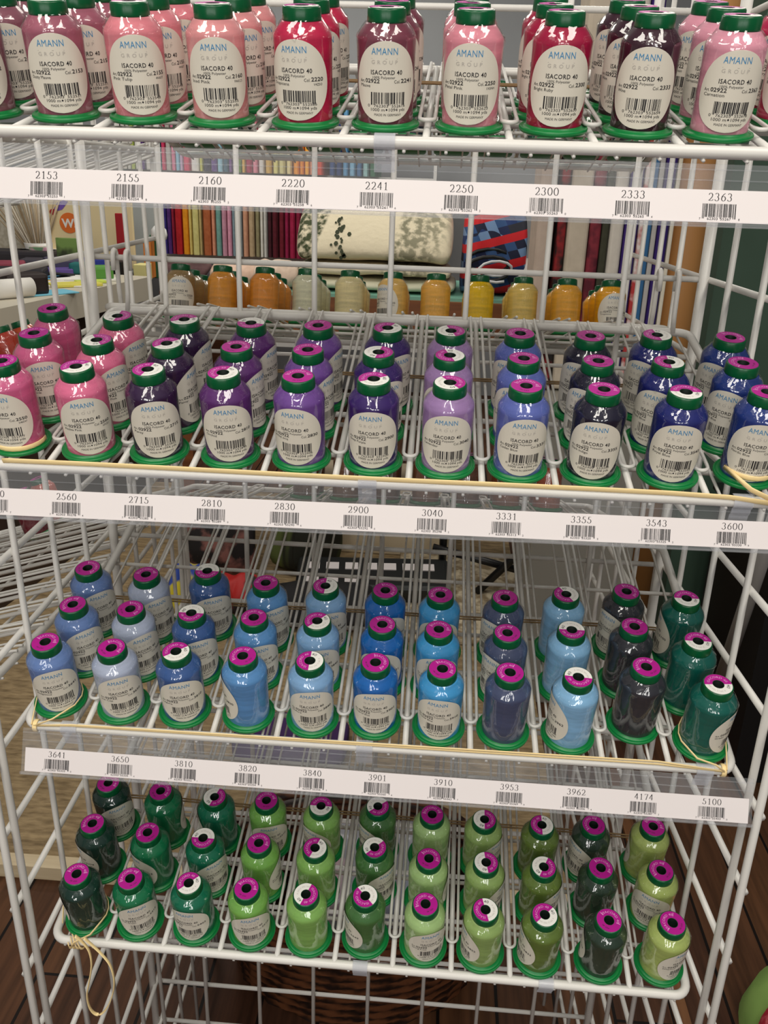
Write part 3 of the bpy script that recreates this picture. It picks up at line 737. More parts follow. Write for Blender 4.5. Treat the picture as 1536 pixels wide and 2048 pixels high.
# bottom shelf: tangled band hanging from the left corner
mb = MB()
cx, cd = cone_at(4, 0)
flat_band(mb, [(-5.36 * PITCH, -0.012, 0.002), (cx - 0.030, 0.004, 0.010)] + [(cx + 0.0222 * math.cos(math.radians(a)), cd + 0.0222 * math.sin(math.radians(a)), 0.012 + 0.004 * max(0, math.sin(math.radians(a)))) for a in range(170, -31, -20)] + [(cx + 0.012, -0.0265, 0.011), (cx - 0.004, -0.034, 0.006), (-5.05 * PITCH, -0.036, 0.001)], 0.0016)
for i in range(4):
    ph = i * 0.8
    flat_band(mb, [(-5.0 * PITCH + 0.004 * math.sin(ph + a * 0.7) - 0.012 + 0.004 * a, -0.026 + 0.0075 * math.cos(a + ph), -0.005 + 0.0075 * math.sin(a + ph)) for a in [k * 0.5 for k in range(12)]], 0.0013)
o = mb.build('rubber_band', RUBBER); on_shelf(o, 4)
tag(o, 'tan rubber band knotted round the left corner of the bottom shelf rail', 'rubber band', 'rubber bands')
Minv = (Matrix.Translation(so4.location) @ so4.rotation_euler.to_matrix().to_4x4()).inverted()
mb2 = MB()
loop = [(150, 1872), (165, 1884), (178, 1902), (183, 1930), (178, 1965), (174, 1990), (179, 2014), (190, 2027), (203, 2027), (216, 2012), (226, 1985), (228, 1958), (220, 1930), (203, 1908), (184, 1890), (168, 1876)]
hang_y = -0.0445
pts = [at_y(x, y, hang_y + 0.002 * math.sin(i)) for i, (x, y) in enumerate(loop)]
fine = []
for i in range(len(pts) - 1):
    p0, p1, p2, p3 = pts[max(i - 1, 0)], pts[i], pts[i + 1], pts[min(i + 2, len(pts) - 1)]
    for k in range(4):
        t = k / 4
        fine.append(0.5 * ((2 * p1) + (p2 - p0) * t + (2 * p0 - 5 * p1 + 4 * p2 - p3) * t * t + (3 * p1 - p0 - 3 * p2 + p3) * t ** 3))
fine.append(pts[-1])
mb2.tube(fine, 0.001, flat=(0.0007, 0.0020), up=(1, 0, 0.2))
tag(mb2.build('rubber_band', RUBBER), 'loose tan rubber band loop hanging below the left corner of the bottom shelf', 'rubber band', 'rubber bands')

# ------------------------------------------------------------------ floor behind the rack
CARPET = noisy('woven_tan_carpet', (124, 104, 74), (178, 154, 116), 1.0, 5, 0.95, 0.6, 0.3, 0.7, (22, 70, 20))
pl = structure(MB().box((-3.6, 0.885, FLOOR_Z), (0.42, 3.6, FLOOR_Z + 0.03)).build('trim_1', CARPET)); pl.name = 'floor_carpet'
structure(MB().box((-3.6, 0.845, FLOOR_Z), (0.42, 0.885, FLOOR_Z + 0.036)).build('trim_1', noisy('cream_board', (222, 204, 170), (206, 184, 148), 4, 3, 0.6, stretch=(1, 12, 12))))
structure(MB().box((0.60, -0.6, FLOOR_Z), (0.63, 2.4, FLOOR_Z + 0.012)).build('trim_2', noisy('worn_oak', (128, 84, 48), (100, 62, 36), 5, 4, 0.5, stretch=(10, 1, 1))))
BLACK = mat('black_paint', (16, 16, 17), rough=0.5)
# right side: dark cabinet, green partition, kraft roll
def box_thing(name, lo, hi, m, label, cat, group=None, bev=0.006):
    c = [(a + b) / 2 for a, b in zip(lo, hi)]
    o = MB().box([a - b for a, b in zip(lo, c)], [a - b for a, b in zip(hi, c)]).build(name, m)
    o.location = c
    if bev: bevel(o, bev)
    return tag(o, label, cat, group)
kx = at_y(1424, 600, 2.05).x
structure(MB().box((kx, 2.05, FLOOR_Z), (2.6, 2.13, 1.2)).build('wall_right', noisy('dark_green_panel', (66, 90, 74), (72, 96, 80), 4, 3, 0.7)))
cl = at_z(1418, 1640, FLOOR_Z)
cab = empty('black_cabinet', (1.35, 1.6, FLOOR_Z), label='low black cabinet on the wood floor right of the rack', cat='cabinet')
ctop = at_y(1450, 1090, 1.45).z
MB().box((-0.40, -0.2, 0), (0.9, 0.3, ctop - FLOOR_Z)).build('body', BLACK, cab)
MB().box((-0.42, -0.22, ctop - FLOOR_Z), (0.92, 0.32, ctop - FLOOR_Z + 0.02)).build('top_board', mat('black_top', (24, 26, 25), rough=0.4), cab)
a, b = at_y(1560, 1010, 1.0), at_y(1440, 1365, 1.25)
pole = MB().tube([a, (a + b) / 2, b], 0.017, seg=16).build('metal_pole', mat('brushed_steel', (150, 148, 145), rough=0.4, metal=0.2))
tag(pole, 'leaning brushed metal pole in front of the black cabinet', 'pole')
KRAFT = noisy('kraft_paper', (176, 122, 66), (190, 136, 78), 6, 3, 0.6, stretch=(1, 1, 0.3))
p = at_y(1377, 500, 1.9)
rollr = (at_y(1420, 500, 1.9).x - at_y(1335, 500, 1.9).x) / 2
kr = empty('paper_roll', (p.x, 1.9 + rollr, FLOOR_Z), label='tall tan kraft paper roll standing before the green partition', cat='roll')
MB().lathe([(0.001, 0.0), (rollr, 0), (rollr, 2.5), (0.02, 2.5)], 40).build('wound_paper', KRAFT, kr)
MB().lathe([(0.019, 2.47), (0.019, 2.52), (0.012, 2.52), (0.012, 2.47)], 20).build('core', mat('card_core', (120, 92, 60)), kr)
# tall fabric boards leaning in a row left of the kraft roll
TALL = [(1066, 1100, (206, 186, 170), 'pinkish beige', None), (1107, 1124, (150, 36, 40), 'red and black', (30, 26, 24)), (1126, 1170, (212, 198, 178), 'wide beige', None), (1171, 1194, (138, 44, 58), 'maroon mottled', (92, 24, 40)),
        (1195, 1209, (66, 66, 50), 'dark olive', None), (1211, 1238, (224, 216, 204), 'off white', None), (1239, 1266, (62, 34, 120), 'deep purple', None), (1267, 1281, (238, 226, 220), 'white with red swirls', (190, 60, 60)),
        (1282, 1292, (58, 112, 160), 'mid blue', None), (1293, 1303, (196, 192, 188), 'pale grey', None), (1304, 1327, (54, 30, 112), 'indigo', None), (1328, 1336, (238, 230, 210), 'narrow cream', None)]
counter_z = at_y(1150, 640, 2.3).z
for i, (x0, x1, colr, words, second) in enumerate(TALL):
    Y = 1.86
    A, B = at_y(x0, 540, Y), at_y(x1, 540, Y)
    m = noisy('fabric ' + words, colr, second, 14, 3, 0.85, lo=0.45, hi=0.55) if second else noisy('fabric ' + words, colr, tuple(max(0, c - 10) for c in colr), 30, 3, 0.85)
    e = empty('fabric_roll', ((A.x + B.x) / 2, Y + 0.1, -0.34), (0, 0, 0), '%s upright fabric roll among those beside the kraft roll' % words, 'fabric roll', 'upright fabric rolls')
    w = (B.x - A.x) / 2 * 0.99; hh = 1.35 if 1120 < x0 < 1240 else 0.92
    bevel(MB().box((-w, -0.1, 0), (w, 0.1, hh)).build('folded_cloth', m, e), min(w * 0.6, 0.012), 3)
    MB().box((-w * 0.35, -0.06, hh - 0.015), (w * 0.35, 0.06, hh + 0.015)).build('board_end', STRIPPAPER, e)
WOODT = noisy('varnished_wood', (140, 84, 44), (112, 64, 34), 3, 4, 0.45, stretch=(1, 14, 14))
box_thing('display_plinth', (0.36, 1.74, FLOOR_Z), (kr.location.x - rollr - 0.012, 2.04, -0.345), mat('grey_board', (150, 146, 136)), 'grey plinth under the upright fabric rolls', 'plinth')

# ------------------------------------------------------------------ cutting table with quilts
TY = 2.62
TZ = at_y(900, 598, TY).z
L, R = at_y(325, 600, TY).x, 0.30 + 0.62
tb = empty('cutting_table', ((L + R) / 2, TY, FLOOR_Z), label='wooden edged table with a teal top carrying the folded quilt', cat='table')
hw = (R - L) / 2
MB().box((-hw, 0.02, TZ - FLOOR_Z - 0.012), (hw, 0.66, TZ - FLOOR_Z)).build('teal_top', mat('teal_mat', (120, 176, 156), rough=0.6), tb)
MB().box((-hw - 0.01, 0, TZ - FLOOR_Z - 0.14), (hw + 0.01, 0.68, TZ - FLOOR_Z - 0.012)).build('wooden_apron', WOODT, tb)
for x in (-hw + 0.05, hw - 0.05):
    for y in (0.05, 0.62):
        MB().box((x - 0.035, y - 0.035, 0), (x + 0.035, y + 0.035, TZ - FLOOR_Z - 0.14)).build('leg', WOODT, tb)
def quilt_mat():
    m = mat('cream_quilt', (232, 220, 190), rough=0.9)
    n, l, p = nodes(m)
    tc = n.new('ShaderNodeTexCoord'); nz = n.new('ShaderNodeTexNoise'); nz.inputs['Scale'].default_value = 38; nz.inputs['Detail'].default_value = 6
    sep = n.new('ShaderNodeSeparateXYZ'); sl = n.new('ShaderNodeMath'); sl.operation = 'MULTIPLY_ADD'; sl.inputs[1].default_value = -0.35
    big = n.new('ShaderNodeMapRange'); big.inputs[1].default_value = -0.34; big.inputs[2].default_value = 0.26
    c1 = n.new('ShaderNodeValToRGB'); c1.color_ramp.elements[0].position = 0.38; c1.color_ramp.elements[0].color = (0, 0, 0, 1); c1.color_ramp.elements[1].position = 0.56
    c2 = n.new('ShaderNodeValToRGB'); els = c2.color_ramp.elements; els[0].position = 0.0; els[0].color = (1, 1, 1, 1); els[1].position = 0.10; els[1].color = (1, 1, 1, 1)
    for pos, v in ((0.115, 0), (0.56, 0), (0.60, 0.75), (0.85, 0.6), (0.92, 0.1)):
        q = els.new(pos); q.color = (v, v, v, 1)
    mul = n.new('ShaderNodeMath'); mul.operation = 'MULTIPLY'
    mx = n.new('ShaderNodeMixRGB'); mx.inputs[1].default_value = rgb(234, 222, 192); mx.inputs[2].default_value = rgb(66, 74, 44)
    l.new(tc.outputs['Object'], nz.inputs['Vector']); l.new(tc.outputs['Object'], sep.inputs[0]); l.new(sep.outputs['Z'], sl.inputs[0]); l.new(sep.outputs['X'], sl.inputs[2]); l.new(sl.outputs[0], big.inputs[0])
    l.new(nz.outputs['Fac'], c1.inputs[0]); l.new(big.outputs[0], c2.inputs[0]); l.new(c1.outputs[0], mul.inputs[0]); l.new(c2.outputs[0], mul.inputs[1]); l.new(mul.outputs[0], mx.inputs[0]); l.new(mx.outputs[0], p.inputs['Base Color'])
    b = n.new('ShaderNodeBump'); b.inputs['Strength'].default_value = 0.4; b.inputs['Distance'].default_value = 0.01
    l.new(nz.outputs['Fac'], b.inputs['Height']); l.new(b.outputs[0], p.inputs['Normal'])
    return m
QM = quilt_mat()
def pillowy(name, prof, x0, x1, m, parent=None, nx=10, wob=0.006):
    """folded cloth: closed (y, z) outline carried along x with soft waves"""
    mb = MB(); n = len(prof); vs = []
    rnd = random.Random(len(name) + int(x0 * 100))
    for i in range(nx + 1):
        x = x0 + (x1 - x0) * i / nx
        f = 1 - 0.10 * abs(2 * i / nx - 1) ** 4
        for y, z in prof:
            vs.append((x + rnd.uniform(-wob, wob), y * f + rnd.uniform(-wob, wob), z * f + rnd.uniform(-wob, wob) if z > 0.004 else z))
    fs = [(i * n + k, i * n + (k + 1) % n, (i + 1) * n + (k + 1) % n, (i + 1) * n + k) for i in range(nx) for k in range(n)]
    fs += [tuple(range(n - 1, -1, -1)), tuple(nx * n + k for k in range(n))]
    mb.add(vs, fs, 0, True)
    return subsurf(mb.build(name, m, parent), 2)
q0, q1 = at_y(588, 520, TY + .13), at_y(908, 520, TY + .13)
qt = at_y(760, 395, TY + .3).z - TZ
e = empty('folded_quilt', ((q0.x + q1.x) / 2, TY + .08, TZ), label='cream quilt with dark green leaf print folded on the teal table', cat='quilt')
hwq = (q1.x - q0.x) / 2
pillowy('lower_fold', [(0, 0), (0.44, 0), (0.46, 0.03), (0.44, 0.055), (0.02, 0.055), (-0.02, 0.03)], -hwq - 0.02, hwq + 0.02, noisy('quilt_lining', (228, 222, 196), (206, 206, 178), 8, 3, 0.9), e)
pillowy('middle_fold', [(0.01, 0.056), (0.43, 0.056), (0.45, 0.085), (0.43, 0.11), (0.03, 0.11), (-0.01, 0.085)], -hwq, hwq, QM, e)
pillowy('draped_fold', [(0.0, 0.111), (0.42, 0.111), (0.45, qt * 0.7), (0.40, qt), (0.27, qt * 1.06), (0.12, qt * 0.86), (0.02, qt * 0.6), (-0.02, 0.15)], -hwq, hwq, QM, e)
# botanical sprig on the drape
spr = MB(); rnd = random.Random(5)
sx = at_y(680, 470, TY + .08).x - (q0.x + q1.x) / 2
def drape(u, v):          # v from 0.12 up to qt*.86 on the front face
    t = (v - 0.15) / max(qt * 0.86 - 0.15, 0.01)
    return (u, -0.024 + 0.135 * max(0, t) ** 1.05 - 0.004, v)
for k in range(26):
    v = 0.13 + (qt * 0.78 - 0.13) * (k / 25); u = sx + rnd.uniform(-0.028, 0.028) * (1.2 if k % 7 < 3 else 0.4); rr = rnd.uniform(0.004, 0.009)
    spr.add([drape(u + rr * math.cos(a * PI / 3), v + rr * math.sin(a * PI / 3)) for a in range(6)], [tuple(range(6))])
spr.build('leaf_sprig', mat('sprig_green', (60, 66, 46), rough=0.9), e)
def patch_mat():
    m = mat('patchwork', (40, 50, 80), rough=0.85)
    n, l, p = nodes(m)
    tc = n.new('ShaderNodeTexCoord'); mp = n.new('ShaderNodeMapping'); mp.inputs['Rotation'].default_value = (0.0, 0.35, 0.0); mp.inputs['Scale'].default_value = (25, 0.01, 34)
    wn = n.new('ShaderNodeTexWhiteNoise'); sn = n.new('ShaderNodeVectorMath'); sn.operation = 'FLOOR'
    cr = n.new('ShaderNodeValToRGB'); cr.color_ramp.interpolation = 'CONSTANT'
    els = cr.color_ramp.elements
    els[0].position = 0; els[0].color = rgb(24, 30, 58); els[1].position = 0.22; els[1].color = rgb(52, 84, 132)
    for pos, c in ((0.40, (30, 40, 80)), (0.58, (116, 146, 186)), (0.70, (44, 46, 58)), (0.84, (34, 58, 112))):
        q = els.new(pos); q.color = rgb(*c)
    sx_ = n.new('ShaderNodeSeparateXYZ'); md = n.new('ShaderNodeMath'); md.operation = 'MODULO'; md.inputs[1].default_value = 3.0
    lt = n.new('ShaderNodeMath'); lt.operation = 'LESS_THAN'; lt.inputs[1].default_value = 1.0
    mx = n.new('ShaderNodeMixRGB'); mx.inputs[2].default_value = rgb(206, 30, 38)
    ad = n.new('ShaderNodeMath'); ad.operation = 'ADD'; ad.inputs[1].default_value = 60.0
    l.new(tc.outputs['Object'], mp.inputs[0]); l.new(mp.outputs[0], sn.inputs[0]); l.new(sn.outputs[0], wn.inputs['Vector']); l.new(wn.outputs['Value'], cr.inputs[0])
    l.new(sn.outputs[0], sx_.inputs[0]); l.new(sx_.outputs['Z'], ad.inputs[0]); l.new(ad.outputs[0], md.inputs[0]); l.new(md.outputs[0], lt.inputs[0]); l.new(lt.outputs[0], mx.inputs[0]); l.new(cr.outputs[0], mx.inputs[1]); l.new(mx.outputs[0], p.inputs['Base Color'])
    return m
b0, b1 = at_y(922, 500, TY + .18), at_y(1058, 500, TY + .18)
bw = (b1.x - b0.x) / 2
bz = at_y(980, 400, TY + .26).z - TZ
bag = pillowy('patchwork_bundle', [(0.02, 0), (0.26, 0), (0.34, 0.06), (0.33, bz * 0.7), (0.24, bz), (0.10, bz * 0.98), (0.0, bz * 0.75), (-0.04, bz * 0.4), (-0.02, 0.04)], -bw, bw, patch_mat(), wob=0.014)
bag.location = ((b0.x + b1.x) / 2, TY + .14, TZ)
tag(bag, 'red and blue patchwork quilt bundle right of the cream quilt', 'quilt bundle')
cab_pts = [at_y(975 + 42 * math.cos(k * 0.5), 545 + 20 * math.sin(k * 0.5) - k * 1.2, TY + .05 + 0.003 * k) for k in range(26)]
o = MB().tube(cab_pts, 0.007, seg=8).build('coiled_cable', BLACK); tag(o, 'coiled black cable in front of the patchwork bundle', 'cable')
cab_pts = [at_y(990 + 34 * math.cos(k * 0.5 + 1), 548 + 18 * math.sin(k * 0.5 + 1) - k, TY + .03 + 0.003 * k) for k in range(16)]
o = MB().tube(cab_pts, 0.005, seg=8).build('coiled_cable', mat('white_cable', (220, 220, 222))); tag(o, 'coiled white cable over the black cable', 'cable')
o = pillowy('crumpled_bag', [(0, 0), (0.16, 0), (0.2, 0.05), (0.15, 0.13), (0.07, 0.15), (0.0, 0.09), (-0.02, 0.04)], -0.12, 0.12, mat('white_film', (226, 220, 212), rough=0.4, coat=0.3), wob=0.02)
o.location = (at_y(1092, 560, TY + .1).x, TY + .1, TZ); tag(o, 'crumpled white plastic bag beside the patchwork bundle', 'bag')

# ------------------------------------------------------------------ fabric bolts on the far shelves
SHY = 5.0
su = empty('fabric_shelving', (at_y(450, 500, SHY).x, SHY + 0.25, FLOOR_Z), label='white shelving with rows of coloured fabric bolts against the far wall', cat='shelving')
x0s, x1s = at_y(236, 500, SHY).x - su.location.x, at_y(860, 500, SHY).x - su.location.x
zl, zu = at_y(450, 512, SHY - 0.22).z, at_y(450, 344, SHY - 0.22).z
for z in (zl, zu, zu + (zu - zl), zl - 0.55, zl - 1.1):
    if z < FLOOR_Z + 0.02: continue
    MB().box((x0s, -0.25, z - FLOOR_Z - 0.035), (x1s, 0.25, z - FLOOR_Z)).build('shelf_board', mat('white_laminate', (228, 226, 222), rough=0.5), su)
for x in (x0s - 0.02, x1s):
    MB().box((x, -0.25, 0), (x + 0.02, 0.25, zu + (zu - zl) - FLOOR_Z)).build('side_board', MATS['white_laminate'], su)
bolt = MB().tube([(0, 0, 0), (0, 0, 0.5), (0, 0, 1)], 1, seg=4).mesh('unused', WHITE)
def bolt_mesh():
    mb = MB(); pts = [(-1, 1), (-1, -0.7), (-0.86, -0.92), (-0.5, -1), (0.5, -1), (0.86, -0.92), (1, -0.7), (1, 1)]
    vs = [(x, y, z) for z in (0, 1) for x, y in pts]; n = 8
    return mb.add(vs, [(i, (i + 1) % n, n + (i + 1) % n, n + i) for i in range(n)] + [tuple(range(n - 1, -1, -1)), tuple(range(n, 2 * n))])
BOLTMB = bolt_mesh()
LOWER = [(345, 372, (66, 52, 140), 'violet blue'), (372, 400, (92, 50, 130), 'purple'), (400, 430, (168, 36, 66), 'crimson'), (430, 480, (194, 34, 42), 'scarlet'), (480, 535, (238, 158, 30), 'golden orange'), (535, 560, (230, 206, 120), 'cream yellow'),
         (560, 612, (222, 214, 140), 'pale yellow'), (612, 636, (196, 176, 120), 'tan'), (640, 705, (184, 104, 62), 'rust'), (705, 740, (224, 152, 122), 'salmon'), (740, 785, (124, 172, 162), 'teal'), (785, 825, (206, 150, 170), 'mauve pink'), (825, 860, (228, 160, 184), 'rose pink'),
         (860, 890, (136, 158, 168), 'grey blue'), (890, 944, (160, 172, 176), 'silver grey'), (945, 985, (216, 160, 130), 'peach'), (985, 1032, (190, 166, 132), 'sand'), (1035, 1075, (150, 142, 108), 'olive'), (1076, 1103, (226, 222, 212), 'white'), (1104, 1130, (214, 212, 206), 'off white'),
         (1130, 1170, (70, 12, 28), 'dark maroon'), (1170, 1215, (94, 14, 34), 'maroon'), (1215, 1265, (116, 16, 40), 'wine red'), (1265, 1300, (150, 18, 72), 'magenta'), (1300, 1350, (166, 20, 70), 'raspberry'), (1350, 1392, (140, 14, 60), 'plum red'), (1392, 1450, (182, 24, 84), 'cerise'), (1452, 1500, (150, 20, 60), 'ruby')]
UPPER = [(20, 58, (34, 34, 38), 'black'), (60, 92, (226, 222, 214), 'white'), (95, 130, (232, 230, 222), 'bright white'), (130, 155, (190, 204, 110), 'lime'), (155, 195, (230, 228, 220), 'ivory'), (195, 230, (96, 66, 150), 'purple'), (230, 312, (222, 218, 210), 'pale grey'), (315, 350, (36, 120, 146), 'teal blue'), (350, 385, (216, 60, 104), 'pink red'),
         (385, 428, (190, 184, 178), 'grey'), (430, 456, (226, 130, 160), 'pink'), (456, 490, (150, 196, 220), 'light blue'), (490, 515, (200, 176, 206), 'lilac'), (515, 556, (216, 66, 106), 'coral red'), (560, 632, (230, 228, 224), 'white wide'), (634, 660, (206, 206, 100), 'yellow green'), (664, 715, (44, 40, 66), 'navy'), (715, 766, (98, 64, 140), 'violet'),
         (766, 806, (150, 196, 214), 'sky blue'), (806, 850, (50, 96, 116), 'dark teal'), (850, 880, (112, 70, 136), 'grape'), (884, 944, (120, 160, 80), 'green'), (945, 977, (222, 176, 80), 'mustard'), (980, 1030, (186, 50, 92), 'raspberry'), (1030, 1067, (228, 146, 164), 'light pink'), (1070, 1120, (220, 216, 210), 'eggshell'), (1125, 1175, (216, 176, 100), 'tan yellow'),
         (1180, 1226, (226, 220, 150), 'pale yellow'), (1226, 1276, (216, 208, 150), 'straw'), (1280, 1322, (226, 212, 160), 'cream'), (1330, 1380, (238, 158, 60), 'orange'), (1380, 1415, (234, 146, 50), 'deep orange'), (1415, 1455, (240, 176, 70), 'amber'), (1455, 1500, (236, 140, 100), 'salmon'), (1505, 1560, (210, 80, 60), 'brick'), (1600, 1650, (54, 78, 130), 'denim blue'),
         (1650, 1700, (40, 60, 112), 'dark blue'), (1702, 1746, (96, 150, 190), 'cornflower blue'), (1748, 1800, (128, 176, 206), 'powder blue'), (1802, 1850, (70, 108, 150), 'slate blue'), (1852, 1900, (150, 190, 190), 'aqua'), (1902, 1960, (60, 110, 80), 'forest green')]
for row, z, h, nm in ((LOWER, zl, 0.46, 'lower'), (UPPER, zu, 0.44, 'upper')):
    for x0, x1, colr, words in row:
        A, B = at_y(240 + x0 / 3.84, 480, SHY - 0.2), at_y(240 + x1 / 3.84, 480, SHY - 0.2)
        hwb = (B.x - A.x) / 2 * 0.97; dep = 0.19
        mb = MB(); mb.add([(x * hwb, y * dep, zz * h) for x, y, zz in BOLTMB.v], BOLTMB.f)
        o = mb.build('fabric_bolt', noisy('bolt ' + words, colr, tuple(max(0, c - 16) for c in colr), 30, 3, 0.85))
        o.location = ((A.x + B.x) / 2, SHY - 0.02 + random.uniform(-0.015, 0.015), z)
        tag(o, '%s fabric bolt standing in the %s row of the far shelving' % (words, nm), 'fabric bolt', 'fabric bolts on the %s far shelf' % nm)
bpy.data.meshes.remove(bolt)

# ------------------------------------------------------------------ cluttered work table at the left
WZ = -0.22
A, B = at_z(-40, 626, WZ), at_z(303, 553, WZ)
ang = math.atan2(B.y - A.y, B.x - A.x)
wt = empty('work_table', (A.x, A.y, FLOOR_Z), (0, 0, ang), label='long cluttered white work table beyond the left end of the rack', cat='table')
LEN = (B - A).length
MB().box((-1.2, 0, WZ - FLOOR_Z - 0.10), (LEN, 1.5, WZ - FLOOR_Z)).build('table_top', mat('beige_laminate', (206, 198, 180), rough=0.5), wt)
MB().box((-1.2, 0.08, 0), (LEN - 0.04, 1.4, WZ - FLOOR_Z - 0.10)).build('dark_base', noisy('dark_brown_base', (64, 46, 34), (48, 34, 26), 3, 3, .7), wt)
def tpt(px, py): return at_z(px, py, WZ)
def flat_item(name, px, py, sx, sy, h, rot, colr, label, cat):
    p = tpt(px, py)
    o = MB().box((-sx / 2, -sy / 2, 0), (sx / 2, sy / 2, h)).build(name, mat('%s %d %d %d' % ((name,) + colr), colr, rough=0.6))
    o.location = (p.x, p.y, WZ + 0.001); o.rotation_euler = (0, 0, rot)
    return tag(bevel(o, min(h, sx, sy) * 0.2), label, cat, 'things on the work table')
FL = [('paper_sheet', 60, 560, .22, .16, .006, .5, (250, 186, 60), 'orange paper sheet lying on the work table', 'paper'),
      ('paper_sheet', 85, 588, .24, .12, .005, .9, (120, 196, 220), 'sky blue paper strip near the work table front edge', 'paper'),
      ('paper_sheet', 120, 570, .2, .16, .006, .2, (240, 236, 226), 'white paper sheet in the middle of the work table', 'paper'),
      ('paper_sheet', 150, 572, .2, .1, .012, .7, (226, 216, 96), 'yellow paper sheet beside the rack upright', 'paper'),
      ('paper_sheet', 100, 560, .16, .1, .012, 1.0, (90, 160, 200), 'blue card under the white paper sheet', 'card'),
      ('dark_tray', 20, 560, .3, .16, .05, .3, (30, 26, 34), 'black tray of pens at the left picture edge', 'tray'),
      ('dark_case', 50, 590, .16, .1, .08, .8, (38, 24, 22), 'dark brown case near the work table front edge', 'case'),
      ('cloth_pile', 92, 540, .22, .16, .05, .2, (60, 58, 70), 'grey folded cloth pile behind the orange sheet', 'cloth'),
      ('cloth_pile', 142, 542, .22, .16, .06, .6, (74, 70, 96), 'slate folded cloth pile behind the yellow sheet', 'cloth'),
      ('cloth_pile', 40, 530, .36, .2, .07, .1, (44, 40, 46), 'black folded cloth pile at the left of the work table', 'cloth'),
      ('white_box', 80, 528, .2, .14, .07, .2, (240, 238, 234), 'white box below the cream sign board', 'box'),
      ('pink_pouch', 10, 545, .18, .1, .05, .4, (150, 60, 80), 'dark pink pouch on the left of the work table', 'pouch'),
      ('green_packet', 200, 560, .11, .09, .06, .5, (88, 150, 60), 'bright green packet beside the rack corner post', 'packet'),
      ('blue_packet', 190, 545, .12, .08, .07, .2, (30, 50, 150), 'royal blue packet behind the green packet', 'packet'),
      ('white_ruler', 92, 545, .3, .03, .006, -.6, (244, 244, 240), 'white ruler lying across the grey cloth', 'ruler'),
      ('paper_sheet', 175, 560, .24, .12, .008, .4, (230, 228, 220), 'pale paper sheet right of the yellow sheet', 'paper')]
FL += [('scissors_case', 118, 556, .14, .05, .02, -.3, (30, 30, 36), 'slim black case between the orange sheet and the pale papers', 'case'),
       ('white_envelope', 135, 560, .16, .1, .012, .9, (248, 246, 240), 'white envelope on top of the work table papers', 'envelope'),
       ('teal_packet', 165, 548, .1, .08, .05, .1, (30, 110, 110), 'small teal packet behind the pale papers', 'packet'),
       ('lime_sheet', 182, 566, .12, .07, .01, .7, (206, 222, 90), 'lime paper slip beside the green packet', 'paper'),
       ('violet_notebook', 110, 548, .16, .1, .025, .4, (96, 74, 150), 'violet notebook in front of the grey cloth pile', 'notebook'),
       ('red_tin', 22, 585, .09, .09, .06, .3, (150, 30, 40), 'dark red tin near the left end of the work table', 'tin')]
for a in FL: flat_item(*a)
o = MB().tube([tpt(-15, 600) + Vector((0, 0, 0.035)), tpt(40, 600) + Vector((0.0, 0.1, 0.035))], 0.035, seg=20).build('cloth_roll', mat('white_cloth', (236, 232, 224), rough=0.8)); tag(o, 'white cloth roll at the front edge of the work table', 'cloth roll')
def stand_item(name, x0, y0, x1, y1, dy, th, colr, label, cat, m=None):
    """upright panel: picture corners give its size where it stands on the table"""
    base = tpt((x0 + x1) / 2, 545); Y = base.y + dy
    p0, p1 = at_y(x0, y1, Y), at_y(x1, y0, Y)
    o = bevel(MB().box((p0.x, Y, p0.z), (p1.x, Y + th, p1.z)).build(name, m or mat('%s %d %d %d' % ((name,) + colr), colr, rough=0.6)), 0.003)
    return tag(o, label, cat), Y
def to_origin(o):
    c = sum((Vector(v.co) for v in o.data.vertices), Vector()) / len(o.data.vertices)
    o.data.transform(Matrix.Translation(-c)); o.location = c
    return o
bd, Y = stand_item('sign_board', 98, 400, 262, 532, 0.35, 0.02, (246, 226, 178), 'cream sign board with an orange disc standing on the work table', 'sign')
c0 = at_y(138, 446, Y - 0.004); rr = (at_y(157, 446, Y).x - at_y(119, 446, Y).x) / 2
disc = MB().add([(c0.x + rr * math.cos(a * PI / 20), Y - 0.003, c0.z + rr * math.sin(a * PI / 20)) for a in range(40)], [tuple(range(40))]).build('orange_disc', mat('orange_print', (240, 120, 44)), bd)
wm = MB(); put_text(wm, 'W!', c0.x, c0.z - rr * 0.42, rr * 0.85, align='c', bold=0.035, fn=lambda x, z: (x, Y - 0.005, z)); wm.build('white_letters', mat('white_print', (250, 246, 240)), bd)
mb = MB(); q = at_y(120, 415, Y - 0.003)
mb.add([(q.x + rr * (dx), Y - 0.003, q.z + rr * dz) for dx, dz in ((-.9, -.5), (.2, -.2), (.9, .6), (.4, .7), (-.2, .5))], [(0, 1, 2, 3, 4)]).build('purple_mark', mat('purple_print', (120, 90, 190)), bd)
MB().add([(q.x + rr * (-0.75 + .4 * math.cos(k)), Y - 0.004, q.z - rr * .45 + rr * .3 * math.sin(k)) for k in [i * PI / 6 for i in range(12)]], [tuple(range(12))]).build('red_mark', mat('red_print', (176, 30, 48)), bd)
stand_item('picture_card', 117, 477, 158, 545, 0.1, 0.012, (110, 140, 70), 'green picture card leaning before the cream sign board', 'card', noisy('green_picture', (128, 160, 84), (62, 70, 44), 9, 3, 0.5, lo=0.45, hi=0.6))
stand_item('black_box', 218, 524, 242, 566, 0.1, 0.12, (22, 20, 20), 'black box standing right of the rack corner post', 'box')
stand_item('yellow_box', 268, 530, 290, 562, 0.1, 0.1, (232, 222, 150), 'pale yellow box on the right end of the work table', 'box')
stand_item('orange_folder', 290, 482, 301, 556, 0.3, 0.06, (232, 140, 60), 'orange folder standing at the right end of the work table', 'folder')
stand_item('green_folder', 304, 470, 314, 556, 0.35, 0.06, (40, 104, 70), 'dark green folder beside the orange folder', 'folder')
